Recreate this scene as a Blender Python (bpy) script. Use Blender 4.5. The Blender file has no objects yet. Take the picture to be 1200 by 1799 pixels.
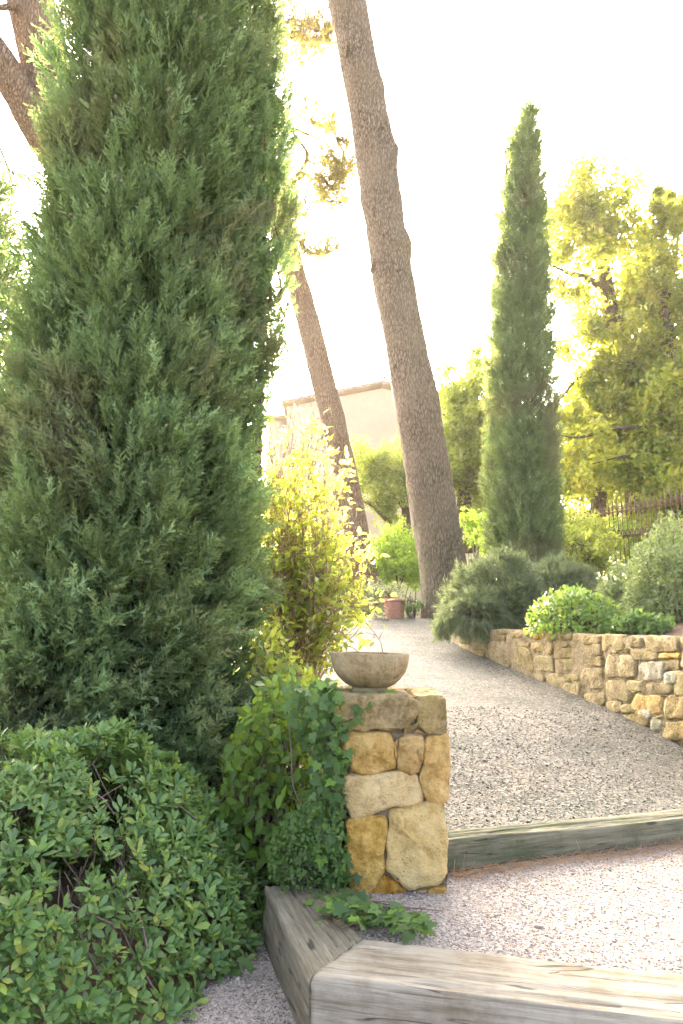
import bpy, math, random
import numpy as np
from mathutils import Vector, Matrix

# ------------------------------------------------------------------ camera, light, exposure
scene = bpy.context.scene
C = scene.collection
FPX = 1199.0            # focal length in photograph pixels (1200 x 1799)
PITCH = math.radians(10.0)
CAMZ = 1.05
cam_d = bpy.data.cameras.new('camera'); cam = bpy.data.objects.new('camera', cam_d); C.objects.link(cam)
cam.location = (0, 0, CAMZ)
cam.rotation_euler = (math.radians(90) + PITCH, 0, 0)
cam_d.sensor_fit = 'VERTICAL'; cam_d.sensor_height = 36.0; cam_d.lens = 36.0 * FPX / 1799.0
cam_d.clip_start = 0.05; cam_d.clip_end = 2000
scene.camera = cam

SUN_EL = math.radians(20.5)
SUN_AZ = math.radians(-7.2)      # measured from +Y, negative = towards -X
world = bpy.data.worlds.new('World'); scene.world = world; world.use_nodes = True
wn = world.node_tree.nodes; wl = world.node_tree.links
sky = wn.new('ShaderNodeTexSky'); sky.sky_type = 'NISHITA'; sky.sun_disc = False
sky.sun_elevation = SUN_EL; sky.sun_rotation = SUN_AZ
sky.air_density = 0.2; sky.dust_density = 8.0; sky.ozone_density = 0.2; sky.altitude = 100
bg = wn['Background']; bg.inputs['Strength'].default_value = 0.15
wl.new(sky.outputs[0], bg.inputs[0])
sun_d = bpy.data.lights.new('sun', 'SUN'); sun = bpy.data.objects.new('sun', sun_d); C.objects.link(sun)
sun_d.energy = 2.0; sun_d.angle = math.radians(0.5); sun_d.color = (1.0, 0.86, 0.66)
sd = Vector((math.sin(SUN_AZ) * math.cos(SUN_EL), math.cos(SUN_AZ) * math.cos(SUN_EL), math.sin(SUN_EL)))
sun.rotation_euler = sd.to_track_quat('Z', 'Y').to_euler()
scene.view_settings.view_transform = 'Standard'; scene.view_settings.look = 'None'
scene.view_settings.exposure = 4.5; scene.view_settings.gamma = 1.0
scene.view_settings.use_curve_mapping = False
scene.render.engine = 'CYCLES'
scene.cycles.use_denoising = True
scene.cycles.max_bounces = 8; scene.cycles.diffuse_bounces = 4; scene.cycles.transmission_bounces = 6
scene.cycles.sample_clamp_indirect = 6.0

# ------------------------------------------------------------------ helpers
rng = np.random.default_rng(7)
random.seed(7)
cp, sp = math.cos(PITCH), math.sin(PITCH)

def ray(px, py):
    u = (px - 600) / FPX; v = (899.5 - py) / FPX
    return np.array([u, cp - v * sp, sp + v * cp])
def W(px, py, Y):                       # point of the place at distance Y
    d = ray(px, py); t = Y / d[1]
    return np.array([d[0] * t, Y, CAMZ + d[2] * t])
def G(px, py, z=0.0):                   # point on the level z
    d = ray(px, py); t = (z - CAMZ) / d[2]
    return np.array([d[0] * t, d[1] * t, z])
PATH0, PATHY, PATHS = 0.10, 3.6, 0.135
def path_z(y): return PATH0 + PATHS * (y - PATHY)
def GP(px, py):                         # point on the sloping path
    d = ray(px, py)
    t = (PATH0 - PATHS * PATHY - CAMZ) / (d[2] - PATHS * d[1])
    return np.array([d[0] * t, d[1] * t, CAMZ + d[2] * t])

def unit(a): return a / (np.linalg.norm(a, axis=-1, keepdims=True) + 1e-9)

def _hash(ix, iy, iz, seed):
    h = (ix * 374761393 + iy * 668265263 + iz * 2147483647 + seed * 974711) & 0xffffffff
    h = ((h ^ (h >> 13)) * 1274126177) & 0xffffffff
    h = (h ^ (h >> 16)) & 0xffff
    return h / 65535.0
def vnoise(P, seed=0):
    P = np.asarray(P, float); I = np.floor(P).astype(np.int64); f = P - I; f = f * f * (3 - 2 * f)
    r = 0
    for dx in (0, 1):
        for dy in (0, 1):
            for dz in (0, 1):
                w = (f[..., 0] if dx else 1 - f[..., 0]) * (f[..., 1] if dy else 1 - f[..., 1]) * (f[..., 2] if dz else 1 - f[..., 2])
                r = r + w * _hash(I[..., 0] + dx, I[..., 1] + dy, I[..., 2] + dz, seed)
    return r * 2 - 1
def fbm(P, oct=4, seed=0):
    P = np.asarray(P, float); a, s, r = 1.0, 1.0, 0
    for k in range(oct):
        r = r + a * vnoise(P * s + k * 17.3, seed + k); a *= 0.5; s *= 2.03
    return r

def mesh_np(name, V, faces, mat=None, rnd=None, smooth=False):
    """faces: list of int arrays (m,3) or (m,4)"""
    me = bpy.data.meshes.new(name)
    V = np.ascontiguousarray(V, dtype=np.float32)
    me.vertices.add(len(V)); me.vertices.foreach_set('co', V.ravel())
    loops = np.concatenate([np.asarray(f, np.int32).ravel() for f in faces if len(f)])
    tot = np.concatenate([np.full(len(f), np.asarray(f).shape[1], np.int32) for f in faces if len(f)])
    st = np.concatenate([[0], np.cumsum(tot)[:-1]]).astype(np.int32)
    me.loops.add(len(loops)); me.loops.foreach_set('vertex_index', loops)
    me.polygons.add(len(tot)); me.polygons.foreach_set('loop_start', st); me.polygons.foreach_set('loop_total', tot)
    if smooth: me.polygons.foreach_set('use_smooth', np.ones(len(tot), bool))
    if rnd is not None:
        a = me.attributes.new('rnd', 'FLOAT', 'POINT'); a.data.foreach_set('value', np.asarray(rnd, np.float32))
    if mat is not None: me.materials.append(mat)
    me.update(calc_edges=True)
    return me

def link(name, me, parent=None):
    o = bpy.data.objects.new(name, me); C.objects.link(o)
    if parent is not None: o.parent = parent
    return o
def tag(o, label=None, cat=None, group=None, kind=None):
    if label: o['label'] = label
    if cat: o['category'] = cat
    if group: o['group'] = group
    if kind: o['kind'] = kind
    return o
def thing(name, label, cat, loc=(0, 0, 0), group=None):
    """Empty at the thing's base; its parts are built in world coordinates and moved to it"""
    o = bpy.data.objects.new(name, None); C.objects.link(o)
    o.location = Vector([float(c) for c in loc]); o.empty_display_size = 0.1
    return tag(o, label, cat, group)
def part(name, V, faces, mat, root, rnd=None, smooth=False, kind=None):
    off = np.array(root.location) if root is not None else 0
    if root is not None and root.parent is not None: off = off + np.array(root.parent.location)
    o = link(name, mesh_np(name, np.asarray(V) - off, faces, mat, rnd, smooth), root)
    if kind: o['kind'] = kind
    return o

class Bag:
    """collects pieces of one mesh"""
    def __init__(s): s.V = []; s.F = {3: [], 4: []}; s.R = []; s.n = 0
    def add(s, V, faces, rnd=None):
        V = np.asarray(V, float)
        for f in faces:
            f = np.asarray(f, np.int64)
            if len(f): s.F[f.shape[1]].append(f + s.n)
        s.V.append(V); s.n += len(V)
        s.R.append(np.full(len(V), random.random()) if rnd is None else np.broadcast_to(rnd, (len(V),)))
    def get(s):
        return np.concatenate(s.V), [np.concatenate(s.F[k]) for k in (3, 4) if s.F[k]], np.concatenate(s.R)
    def part(s, name, mat, root, smooth=False, kind=None):
        V, F, R = s.get(); return part(name, V, F, mat, root, R, smooth, kind)

def scatter(tmpl, pos, ydir, zhint, scale, wscale=None):
    """tmpl=(V,[F...]); +Y of the template goes along ydir, +Z towards zhint"""
    TV, TF = tmpl; N = len(pos); k = len(TV)
    y = unit(ydir); z = unit(zhint - (zhint * y).sum(1, keepdims=True) * y); x = np.cross(y, z)
    s = np.asarray(scale).reshape(N, 1, 1); w = s if wscale is None else np.asarray(wscale).reshape(N, 1, 1)
    V = pos[:, None, :] + TV[None, :, 0:1] * w * x[:, None, :] + TV[None, :, 1:2] * s * y[:, None, :] + TV[None, :, 2:3] * s * z[:, None, :]
    F = [(np.asarray(f)[None] + (np.arange(N) * k)[:, None, None]).reshape(-1, np.asarray(f).shape[1]) for f in TF]
    return V.reshape(-1, 3), F, np.repeat(rng.random(N), k)

def catmull(P, n):
    P = np.asarray(P, float)
    if len(P) == 2: return P[0] + (P[1] - P[0]) * np.linspace(0, 1, n)[:, None]
    Q = np.vstack([2 * P[0] - P[1], P, 2 * P[-1] - P[-2]])
    t = np.linspace(0, len(P) - 1 - 1e-6, n); i = t.astype(int); f = (t - i)[:, None]
    a, b, c, d = Q[i], Q[i + 1], Q[i + 2], Q[i + 3]
    return 0.5 * (2 * b + (c - a) * f + (2 * a - 5 * b + 4 * c - d) * f ** 2 + (3 * b - a - 3 * c + d) * f ** 3)
def tube(P, R, seg=8, n=None, disp=None, cap=True):
    """tapered tube; P points, R radii"""
    P = np.asarray(P, float); R = np.asarray(R, float).reshape(-1, 1) * np.ones((len(P), 1))
    n = n or max(len(P), 2)
    PR = catmull(np.hstack([P, R]), n); p = PR[:, :3]; r = np.abs(PR[:, 3])
    T = unit(np.gradient(p, axis=0))
    ref = np.array([0.97, 0.13, 0.2]); ref = ref if abs(T.mean(0) @ ref) < 0.8 * np.linalg.norm(T.mean(0)) else np.array([0.1, 0.97, 0.2])
    a = unit(ref - (T @ ref)[:, None] * T); b = np.cross(T, a)
    th = np.arange(seg) / seg * 2 * math.pi
    Nn = np.cos(th)[None, :, None] * a[:, None] + np.sin(th)[None, :, None] * b[:, None]
    V = p[:, None] + Nn * r[:, None, None]
    if disp is not None: V = V + Nn * disp(V, Nn, th, np.arange(n))[..., None]
    V = V.reshape(-1, 3)
    i = np.arange(n - 1)[:, None] * seg; j = np.arange(seg)[None]; j2 = (j + 1) % seg
    F4 = np.stack([i + j, i + j2, i + seg + j2, i + seg + j], -1).reshape(-1, 4)
    F3 = np.zeros((0, 3), int)
    if cap:
        V = np.vstack([V, p[-1:], p[:1]]); c = n * seg; jj = np.arange(seg)
        F3 = np.vstack([np.stack([(n - 1) * seg + jj, (n - 1) * seg + (jj + 1) % seg, np.full(seg, c)], 1),
                        np.stack([(jj + 1) % seg, jj, np.full(seg, c + 1)], 1)])
    return V, [F3, F4]
def box(c, s, rz=0.0):
    c = np.asarray(c, float); s = np.asarray(s, float) / 2
    V = np.array([[x, y, z] for x in (-1, 1) for y in (-1, 1) for z in (-1, 1)], float) * s
    cr, sr = math.cos(rz), math.sin(rz)
    V = np.stack([V[:, 0] * cr - V[:, 1] * sr, V[:, 0] * sr + V[:, 1] * cr, V[:, 2]], 1) + c
    F = np.array([[0, 1, 3, 2], [4, 6, 7, 5], [0, 4, 5, 1], [2, 3, 7, 6], [0, 2, 6, 4], [1, 5, 7, 3]])
    return V, [F]
def lathe(prof, seg, c):
    prof = np.asarray(prof, float); th = np.arange(seg) / seg * 2 * math.pi
    V = np.stack([prof[:, None, 0] * np.cos(th), prof[:, None, 0] * np.sin(th), prof[:, None, 1] + 0 * th], -1).reshape(-1, 3) + np.asarray(c)
    n = len(prof); i = np.arange(n - 1)[:, None] * seg; j = np.arange(seg)[None]; j2 = (j + 1) % seg
    return V, [np.stack([i + j, i + j2, i + seg + j2, i + seg + j], -1).reshape(-1, 4)]
def rv(n): return unit(rng.normal(size=(n, 3)))

# ------------------------------------------------------------------ materials
def new_mat(name):
    m = bpy.data.materials.new(name); m.use_nodes = True
    nt = m.node_tree; nt.nodes.clear()
    out = nt.nodes.new('ShaderNodeOutputMaterial')
    return m, nt, out
def node(nt, t, **kw):
    n = nt.nodes.new(t)
    for k, v in kw.items(): setattr(n, k, v)
    return n
def ramp(nt, fac, stops, interp='LINEAR'):
    r = nt.nodes.new('ShaderNodeValToRGB'); r.color_ramp.interpolation = interp
    e = r.color_ramp.elements
    while len(e) < len(stops): e.new(0.5)
    for x, (p, c) in zip(e, stops):
        x.position = p; x.color = (c[0], c[1], c[2], 1)
    nt.links.new(fac, r.inputs[0]); return r.outputs[0]
def noise_t(nt, vec, scale, detail=4, rough=0.55, dist=0.0):
    n = nt.nodes.new('ShaderNodeTexNoise'); n.inputs['Scale'].default_value = scale
    n.inputs['Detail'].default_value = detail; n.inputs['Roughness'].default_value = rough
    n.inputs['Distortion'].default_value = dist
    if vec is not None: nt.links.new(vec, n.inputs['Vector'])
    return n.outputs['Fac']
def vor_t(nt, vec, scale, feature='F1', out='Distance'):
    n = nt.nodes.new('ShaderNodeTexVoronoi'); n.feature = feature; n.inputs['Scale'].default_value = scale
    nt.links.new(vec, n.inputs['Vector']); return n.outputs[out]
def mapping(nt, vec, scale=(1, 1, 1), rot=(0, 0, 0)):
    n = nt.nodes.new('ShaderNodeMapping'); n.inputs['Scale'].default_value = scale; n.inputs['Rotation'].default_value = rot
    nt.links.new(vec, n.inputs['Vector']); return n.outputs[0]
def mix(nt, fac, a, b, mode='MIX'):
    n = nt.nodes.new('ShaderNodeMix'); n.data_type = 'RGBA'; n.blend_type = mode
    for s, v in ((n.inputs[0], fac), (n.inputs[6], a), (n.inputs[7], b)):
        if isinstance(v, (int, float)): s.default_value = v
        elif isinstance(v, tuple): s.default_value = (v[0], v[1], v[2], 1)
        else: nt.links.new(v, s)
    return n.outputs[2]
def math_n(nt, op, a, b=0.0, clamp=False):
    n = nt.nodes.new('ShaderNodeMath'); n.operation = op; n.use_clamp = clamp
    for s, v in ((n.inputs[0], a), (n.inputs[1], b)):
        if isinstance(v, (int, float)): s.default_value = v
        else: nt.links.new(v, s)
    return n.outputs[0]
def bump(nt, h, strength, dist, prev=None):
    n = nt.nodes.new('ShaderNodeBump'); n.inputs['Strength'].default_value = strength; n.inputs['Distance'].default_value = dist
    nt.links.new(h, n.inputs['Height'])
    if prev is not None: nt.links.new(prev, n.inputs['Normal'])
    return n.outputs[0]
def principled(nt, out, col, rough=0.8, normal=None, spec=0.3):
    b = nt.nodes.new('ShaderNodeBsdfPrincipled'); b.inputs['Specular IOR Level'].default_value = spec
    if isinstance(rough, float): b.inputs['Roughness'].default_value = rough
    else: nt.links.new(rough, b.inputs['Roughness'])
    if isinstance(col, tuple): b.inputs['Base Color'].default_value = (*col, 1)
    else: nt.links.new(col, b.inputs['Base Color'])
    if normal is not None: nt.links.new(normal, b.inputs['Normal'])
    if out is not None: nt.links.new(b.outputs[0], out.inputs[0])
    return b
def rnd_value(nt):
    a = nt.nodes.new('ShaderNodeAttribute'); a.attribute_name = 'rnd'
    o = nt.nodes.new('ShaderNodeObjectInfo')
    return math_n(nt, 'FRACT', math_n(nt, 'ADD', a.outputs['Fac'], o.outputs['Random']))
def texco(nt): return nt.nodes.new('ShaderNodeTexCoord').outputs['Object']
def position(nt): return nt.nodes.new('ShaderNodeNewGeometry').outputs['Position']

def mat_leaf(name, cols, trans, tfac=0.35, rough=0.45, spec=0.35, patch=None):
    """cols: ramp over the leaf's random value; trans: colour of light passing through"""
    m, nt, out = new_mat(name)
    r = rnd_value(nt); k = len(cols)
    col = ramp(nt, r, [(i / max(k - 1, 1), c) for i, c in enumerate(cols)])
    if patch:
        f = ramp(nt, noise_t(nt, position(nt), patch[0], 2), [(0.52, (0, 0, 0)), (0.68, (1, 1, 1))])
        col = mix(nt, f, col, mix(nt, 0.7, col, patch[1]))
    p = principled(nt, None, col, rough, None, spec)
    t = nt.nodes.new('ShaderNodeBsdfTranslucent')
    tc = mix(nt, 0.35, trans, mix(nt, 1.0, col, (4.0, 4.0, 4.0), 'MULTIPLY'))
    nt.links.new(tc, t.inputs[0])
    s = nt.nodes.new('ShaderNodeMixShader'); s.inputs[0].default_value = tfac
    nt.links.new(p.outputs[0], s.inputs[1]); nt.links.new(t.outputs[0], s.inputs[2]); nt.links.new(s.outputs[0], out.inputs[0])
    return m

def mat_bark(name, dark, mid, light, sc=1.0, moss=None, mossz=(1.3, 5.0)):
    m, nt, out = new_mat(name); v = texco(nt)
    mv0 = mapping(nt, v, (13 * sc, 13 * sc, 3.2 * sc)); nd = nt.nodes.new('ShaderNodeTexNoise'); nd.inputs['Scale'].default_value = 1.2; nt.links.new(mv0, nd.inputs['Vector'])
    mv = mix(nt, 0.45, mv0, nd.outputs['Color'], 'LINEAR_LIGHT')
    d = vor_t(nt, mv, 2.2, 'DISTANCE_TO_EDGE'); n1 = noise_t(nt, mv, 2.2, 6, 0.7, 0.6); n2 = noise_t(nt, v, 1.1, 3)
    h = math_n(nt, 'ADD', math_n(nt, 'MULTIPLY', math_n(nt, 'MINIMUM', d, 0.25), 2.0), math_n(nt, 'MULTIPLY', n1, 0.9))
    col = ramp(nt, h, [(0.36, dark), (0.58, mid), (0.95, light)])
    col = mix(nt, ramp(nt, n2, [(0.35, (0, 0, 0)), (0.7, (1, 1, 1))]), col, mix(nt, 0.5, col, light))
    if moss:
        z = nt.nodes.new('ShaderNodeSeparateXYZ'); nt.links.new(position(nt), z.inputs[0])
        mr = nt.nodes.new('ShaderNodeMapRange'); mr.inputs[1].default_value = mossz[1]; mr.inputs[2].default_value = mossz[0]
        nt.links.new(z.outputs[2], mr.inputs[0])
        f = math_n(nt, 'MULTIPLY', mr.outputs[0], ramp(nt, noise_t(nt, v, 3.5, 4), [(0.3, (0.2,) * 3), (0.6, (1, 1, 1))]), True)
        col = mix(nt, math_n(nt, 'MULTIPLY', f, 0.62), col, moss)
    principled(nt, out, col, 0.95, bump(nt, h, 1.0, 0.07 / sc), 0.1)
    return m

def mat_stone(name, c_dark, c_mid, c_light, pits=0.3, lichen=None, sc=1.0):
    m, nt, out = new_mat(name)
    v = position(nt); o = nt.nodes.new('ShaderNodeObjectInfo')
    n1 = noise_t(nt, v, 9 * sc, 6, 0.62, 0.4); n2 = noise_t(nt, v, 45 * sc, 6, 0.7); n3 = noise_t(nt, v, 2.6 * sc, 2)
    f = math_n(nt, 'ADD', math_n(nt, 'MULTIPLY', n1, 0.75), math_n(nt, 'MULTIPLY', math_n(nt, 'SUBTRACT', n2, 0.5), 0.6))
    col = ramp(nt, f, [(0.24, c_dark), (0.36, c_mid), (0.5, c_light)])
    hs = nt.nodes.new('ShaderNodeHueSaturation')
    nt.links.new(col, hs.inputs['Color'])
    nt.links.new(math_n(nt, 'ADD', 0.86, math_n(nt, 'MULTIPLY', o.outputs['Random'], 0.26)), hs.inputs['Value'])
    nt.links.new(math_n(nt, 'ADD', 0.99, math_n(nt, 'MULTIPLY', math_n(nt, 'FRACT', math_n(nt, 'MULTIPLY', o.outputs['Random'], 7.3)), 0.16)), hs.inputs['Saturation'])
    col = hs.outputs[0]
    pit = ramp(nt, vor_t(nt, v, 38 * sc), [(0.12, (0, 0, 0)), (0.26, (1, 1, 1))])
    pm = ramp(nt, n3, [(0.42, (0, 0, 0)), (0.6, (1, 1, 1))])
    pitd = mix(nt, math_n(nt, 'MULTIPLY', pm, pits), (1, 1, 1), pit)
    col = mix(nt, 1.0, col, mix(nt, 0.6, (1, 1, 1), pitd), 'MULTIPLY')
    if lichen:
        g = nt.nodes.new('ShaderNodeNewGeometry'); z = nt.nodes.new('ShaderNodeSeparateXYZ'); nt.links.new(g.outputs['Normal'], z.inputs[0])
        lf = ramp(nt, noise_t(nt, v, 5.0, 5, 0.65), [(0.52, (0, 0, 0)), (0.6, (1, 1, 1))])
        col = mix(nt, math_n(nt, 'MULTIPLY', lf, lichen[1]), col, lichen[0])
    h = math_n(nt, 'ADD', math_n(nt, 'MULTIPLY', n1, 1.0), math_n(nt, 'ADD', math_n(nt, 'MULTIPLY', n2, 0.45), math_n(nt, 'MULTIPLY', pitd, 0.22)))
    principled(nt, out, col, 0.92, bump(nt, h, 1.0, 0.035), 0.15)
    return m

def mat_gravel(name, cols, patches=None, sc=130.0):
    m, nt, out = new_mat(name); v = position(nt)
    vv = nt.nodes.new('ShaderNodeTexVoronoi'); vv.inputs['Scale'].default_value = sc; nt.links.new(v, vv.inputs['Vector'])
    cell = nt.nodes.new('ShaderNodeSeparateColor'); nt.links.new(vv.outputs['Color'], cell.inputs[0])
    col = ramp(nt, cell.outputs[0], cols, 'CONSTANT')
    big = noise_t(nt, v, 3.0, 4); fine = noise_t(nt, v, sc * 0.35, 3)
    col = mix(nt, 0.5, col, mix(nt, 1.0, col, ramp(nt, fine, [(0.3, (0.55,) * 3), (0.7, (1.15,) * 3)]), 'MULTIPLY'))
    col = mix(nt, math_n(nt, 'MULTIPLY', ramp(nt, big, [(0.45, (0, 0, 0)), (0.75, (1, 1, 1))]), 0.35), col, (0.27, 0.21, 0.145))
    if patches:
        for (s, lo, hi, c, k) in patches:
            pn = noise_t(nt, mapping(nt, v, (1.0, 1.0, 1.0)), s, 5, 0.6, 0.3)
            sel = math_n(nt, 'ADD', pn, math_n(nt, 'MULTIPLY', math_n(nt, 'SUBTRACT', cell.outputs[1], 0.5), 0.45))
            col = mix(nt, math_n(nt, 'MULTIPLY', ramp(nt, sel, [(lo, (0, 0, 0)), (hi, (1, 1, 1))]), k), col, c)
    h = math_n(nt, 'SUBTRACT', 1.0, vv.outputs['Distance'])
    n1 = bump(nt, noise_t(nt, v, 14, 4), 0.5, 0.02)
    principled(nt, out, col, 0.95, bump(nt, h, 0.9, 0.006, n1), 0.15)
    return m

def mat_wood(name, cols, stain=None):
    m, nt, out = new_mat(name); v = texco(nt)
    mv = mapping(nt, v, (2.2, 40, 40)); mv2 = mapping(nt, v, (7, 170, 170))
    g = noise_t(nt, mv, 1.0, 6, 0.65, 0.8); g2 = noise_t(nt, mv2, 1.0, 5, 0.7, 0.4); b = noise_t(nt, v, 3.0, 4)
    f = math_n(nt, 'ADD', math_n(nt, 'MULTIPLY', g, 0.65), math_n(nt, 'MULTIPLY', g2, 0.35))
    col = ramp(nt, f, cols)
    crack = ramp(nt, math_n(nt, 'ABSOLUTE', math_n(nt, 'SUBTRACT', noise_t(nt, mapping(nt, v, (0.9, 11, 11)), 1.0, 3, 0.5, 1.0), 0.5)), [(0.0, (0, 0, 0)), (0.012, (1, 1, 1))])
    cm = mix(nt, ramp(nt, b, [(0.5, (0, 0, 0)), (0.58, (1, 1, 1))]), (1, 1, 1), crack)
    col = mix(nt, 0.85, col, mix(nt, 1.0, col, cm, 'MULTIPLY'))
    kn = ramp(nt, vor_t(nt, mapping(nt, v, (2.0, 7, 7)), 1.6), [(0.07, (0, 0, 0)), (0.13, (1, 1, 1))])
    col = mix(nt, 0.7, col, mix(nt, 1.0, col, kn, 'MULTIPLY'))
    if stain:
        col = mix(nt, math_n(nt, 'MULTIPLY', ramp(nt, noise_t(nt, v, 4.5, 6, 0.7), [(0.44, (0, 0, 0)), (0.62, (1, 1, 1))]), stain[1]), col, stain[0])
    h = math_n(nt, 'ADD', f, math_n(nt, 'MULTIPLY', cm, 0.5))
    principled(nt, out, col, 0.88, bump(nt, h, 0.7, 0.008), 0.2)
    return m
def mat_plain(name, col, rough=0.8, nscale=20.0, var=0.25, bmp=0.2, spec=0.3, bd=0.01):
    m, nt, out = new_mat(name); v = position(nt)
    n = noise_t(nt, v, nscale, 5, 0.6)
    c = mix(nt, 1.0, col, ramp(nt, n, [(0.25, (1 - var,) * 3), (0.75, (1 + var,) * 3)]), 'MULTIPLY')
    principled(nt, out, c, rough, bump(nt, n, bmp, bd), spec)
    return m

M = {}
M['cypress'] = mat_leaf('cypress_foliage', [(0.094, 0.130, 0.050), (0.136, 0.201, 0.078), (0.177, 0.266, 0.112), (0.248, 0.348, 0.165)], (0.354, 0.425, 0.059), 0.25, 0.6, 0.2, (1.1, (0.177, 0.147, 0.088)))
M['cypress_far'] = mat_leaf('cypress_foliage_fine', [(0.094, 0.147, 0.053), (0.130, 0.201, 0.078), (0.189, 0.271, 0.112)], (0.496, 0.496, 0.059), 0.28, 0.6, 0.2, (1.0, (0.153, 0.142, 0.083)))
M['hedge'] = mat_leaf('hedge_leaf', [(0.078, 0.138, 0.036), (0.108, 0.192, 0.050), (0.138, 0.228, 0.062), (0.144, 0.240, 0.060), (0.090, 0.162, 0.054), (0.120, 0.204, 0.060), (0.072, 0.138, 0.042), (0.240, 0.324, 0.048), (0.108, 0.192, 0.054), (0.25, 0.27, 0.055)], (0.264, 0.408, 0.048), 0.25, 0.42, 0.32)
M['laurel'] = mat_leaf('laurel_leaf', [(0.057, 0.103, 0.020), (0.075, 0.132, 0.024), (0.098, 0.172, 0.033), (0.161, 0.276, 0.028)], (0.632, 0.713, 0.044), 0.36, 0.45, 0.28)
M['ivy'] = mat_leaf('ivy_leaf', [(0.046, 0.086, 0.024), (0.063, 0.115, 0.031), (0.081, 0.144, 0.035), (0.149, 0.253, 0.033)], (0.230, 0.380, 0.055), 0.22, 0.5, 0.25)
M['smallleaf'] = mat_leaf('small_leaf', [(0.06, 0.115, 0.025), (0.085, 0.15, 0.03), (0.115, 0.19, 0.04)], (0.25, 0.36, 0.05), 0.25, 0.5, 0.3)
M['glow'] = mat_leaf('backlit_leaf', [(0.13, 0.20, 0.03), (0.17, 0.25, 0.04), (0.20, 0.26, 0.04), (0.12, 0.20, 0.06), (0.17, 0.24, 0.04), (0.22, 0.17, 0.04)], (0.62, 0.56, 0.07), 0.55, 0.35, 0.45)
M['oak'] = mat_leaf('oak_leaf', [(0.096, 0.156, 0.024), (0.132, 0.204, 0.031), (0.180, 0.240, 0.033), (0.240, 0.240, 0.033)], (0.744, 0.624, 0.044), 0.38, 0.5, 0.3, (0.5, (0.240, 0.192, 0.033)))
M['backtree'] = mat_leaf('back_tree_leaf', [(0.115, 0.161, 0.033), (0.161, 0.218, 0.039), (0.230, 0.276, 0.044)], (0.632, 0.632, 0.066), 0.42, 0.5, 0.3, (0.5, (0.172, 0.172, 0.044)))
M['lime'] = mat_leaf('lime_leaf', [(0.12, 0.2, 0.03), (0.16, 0.26, 0.03), (0.2, 0.3, 0.04)], (0.6, 0.7, 0.06), 0.45, 0.5, 0.3)
M['pine'] = mat_leaf('pine_needle', [(0.12, 0.12, 0.025), (0.16, 0.15, 0.03), (0.20, 0.17, 0.035)], (0.5, 0.38, 0.06), 0.4, 0.5, 0.3)
M['rosemary'] = mat_leaf('rosemary_needle', [(0.10, 0.135, 0.06), (0.14, 0.175, 0.075), (0.19, 0.22, 0.10)], (0.3, 0.34, 0.1), 0.25, 0.6, 0.25, (1.6, (0.17, 0.16, 0.10)))
M['box'] = mat_leaf('clipped_shrub_leaf', [(0.06, 0.13, 0.025), (0.10, 0.19, 0.03), (0.15, 0.24, 0.04), (0.20, 0.26, 0.04)], (0.4, 0.48, 0.05), 0.32, 0.38, 0.45)
M['olive'] = mat_leaf('grey_green_leaf', [(0.085, 0.125, 0.045), (0.12, 0.165, 0.06), (0.17, 0.215, 0.08)], (0.4, 0.45, 0.12), 0.32, 0.5, 0.3)
M['deadtwig'] = mat_plain('dry_twig', (0.20, 0.12, 0.065), 0.9, 30, 0.4, 0.2, 0.1)
M['twig'] = mat_plain('twig_bark', (0.16, 0.12, 0.09), 0.9, 30, 0.4, 0.2, 0.1)
M['twiglit'] = mat_plain('shrub_twig_bark', (0.28, 0.19, 0.11), 0.8, 30, 0.3, 0.2, 0.2)
M['pinebark'] = mat_bark('pine_bark', (0.049, 0.034, 0.021), (0.195, 0.144, 0.092), (0.378, 0.288, 0.190), 1.0, (0.134, 0.156, 0.075))
M['pinebark_warm'] = mat_bark('pine_bark_reddish', (0.060, 0.038, 0.022), (0.228, 0.147, 0.090), (0.396, 0.277, 0.168), 1.0)
M['treebark'] = mat_bark('tree_bark', (0.05, 0.036, 0.02), (0.16, 0.115, 0.065), (0.28, 0.21, 0.125), 1.6)
M['ochre'] = mat_stone('ochre_limestone', (0.329, 0.203, 0.068), (0.472, 0.312, 0.109), (0.571, 0.411, 0.172), 0.3)
M['cream'] = mat_stone('cream_limestone', (0.439, 0.307, 0.125), (0.581, 0.433, 0.192), (0.636, 0.500, 0.249), 0.75)
M['rust'] = mat_stone('rust_limestone', (0.235, 0.113, 0.025), (0.353, 0.191, 0.044), (0.412, 0.265, 0.088), 0.1)
M['capstone'] = mat_stone('weathered_limestone', (0.157, 0.121, 0.057), (0.269, 0.204, 0.100), (0.381, 0.297, 0.152), 0.3, ((0.336, 0.242, 0.048), 0.35))
M['wallstone'] = mat_stone('wall_limestone', (0.18, 0.14, 0.065), (0.28, 0.22, 0.11), (0.37, 0.30, 0.165), 0.2, ((0.25, 0.23, 0.09), 0.5))
M['walllichen'] = mat_stone('lichen_limestone', (0.20, 0.15, 0.06), (0.31, 0.23, 0.10), (0.38, 0.31, 0.165), 0.2, ((0.48, 0.30, 0.03), 0.8))
M['whitestone'] = mat_stone('pale_limestone', (0.24, 0.21, 0.14), (0.36, 0.325, 0.23), (0.44, 0.40, 0.31), 0.2, ((0.28, 0.29, 0.16), 0.4))
M['mortar'] = mat_stone('old_mortar', (0.13, 0.105, 0.065), (0.23, 0.185, 0.11), (0.30, 0.245, 0.155), 0.3)
M['bowl'] = mat_stone('cast_stone', (0.190, 0.142, 0.064), (0.294, 0.233, 0.120), (0.380, 0.309, 0.175), 0.15, ((0.285, 0.257, 0.147), 0.4), 0.6)
M['gravel'] = mat_gravel('pale_gravel', [(0.0, (0.150, 0.120, 0.083)), (0.12, (0.301, 0.258, 0.198)), (0.4, (0.381, 0.333, 0.268)), (0.7, (0.460, 0.416, 0.342)), (0.93, (0.212, 0.185, 0.143))])
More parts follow.
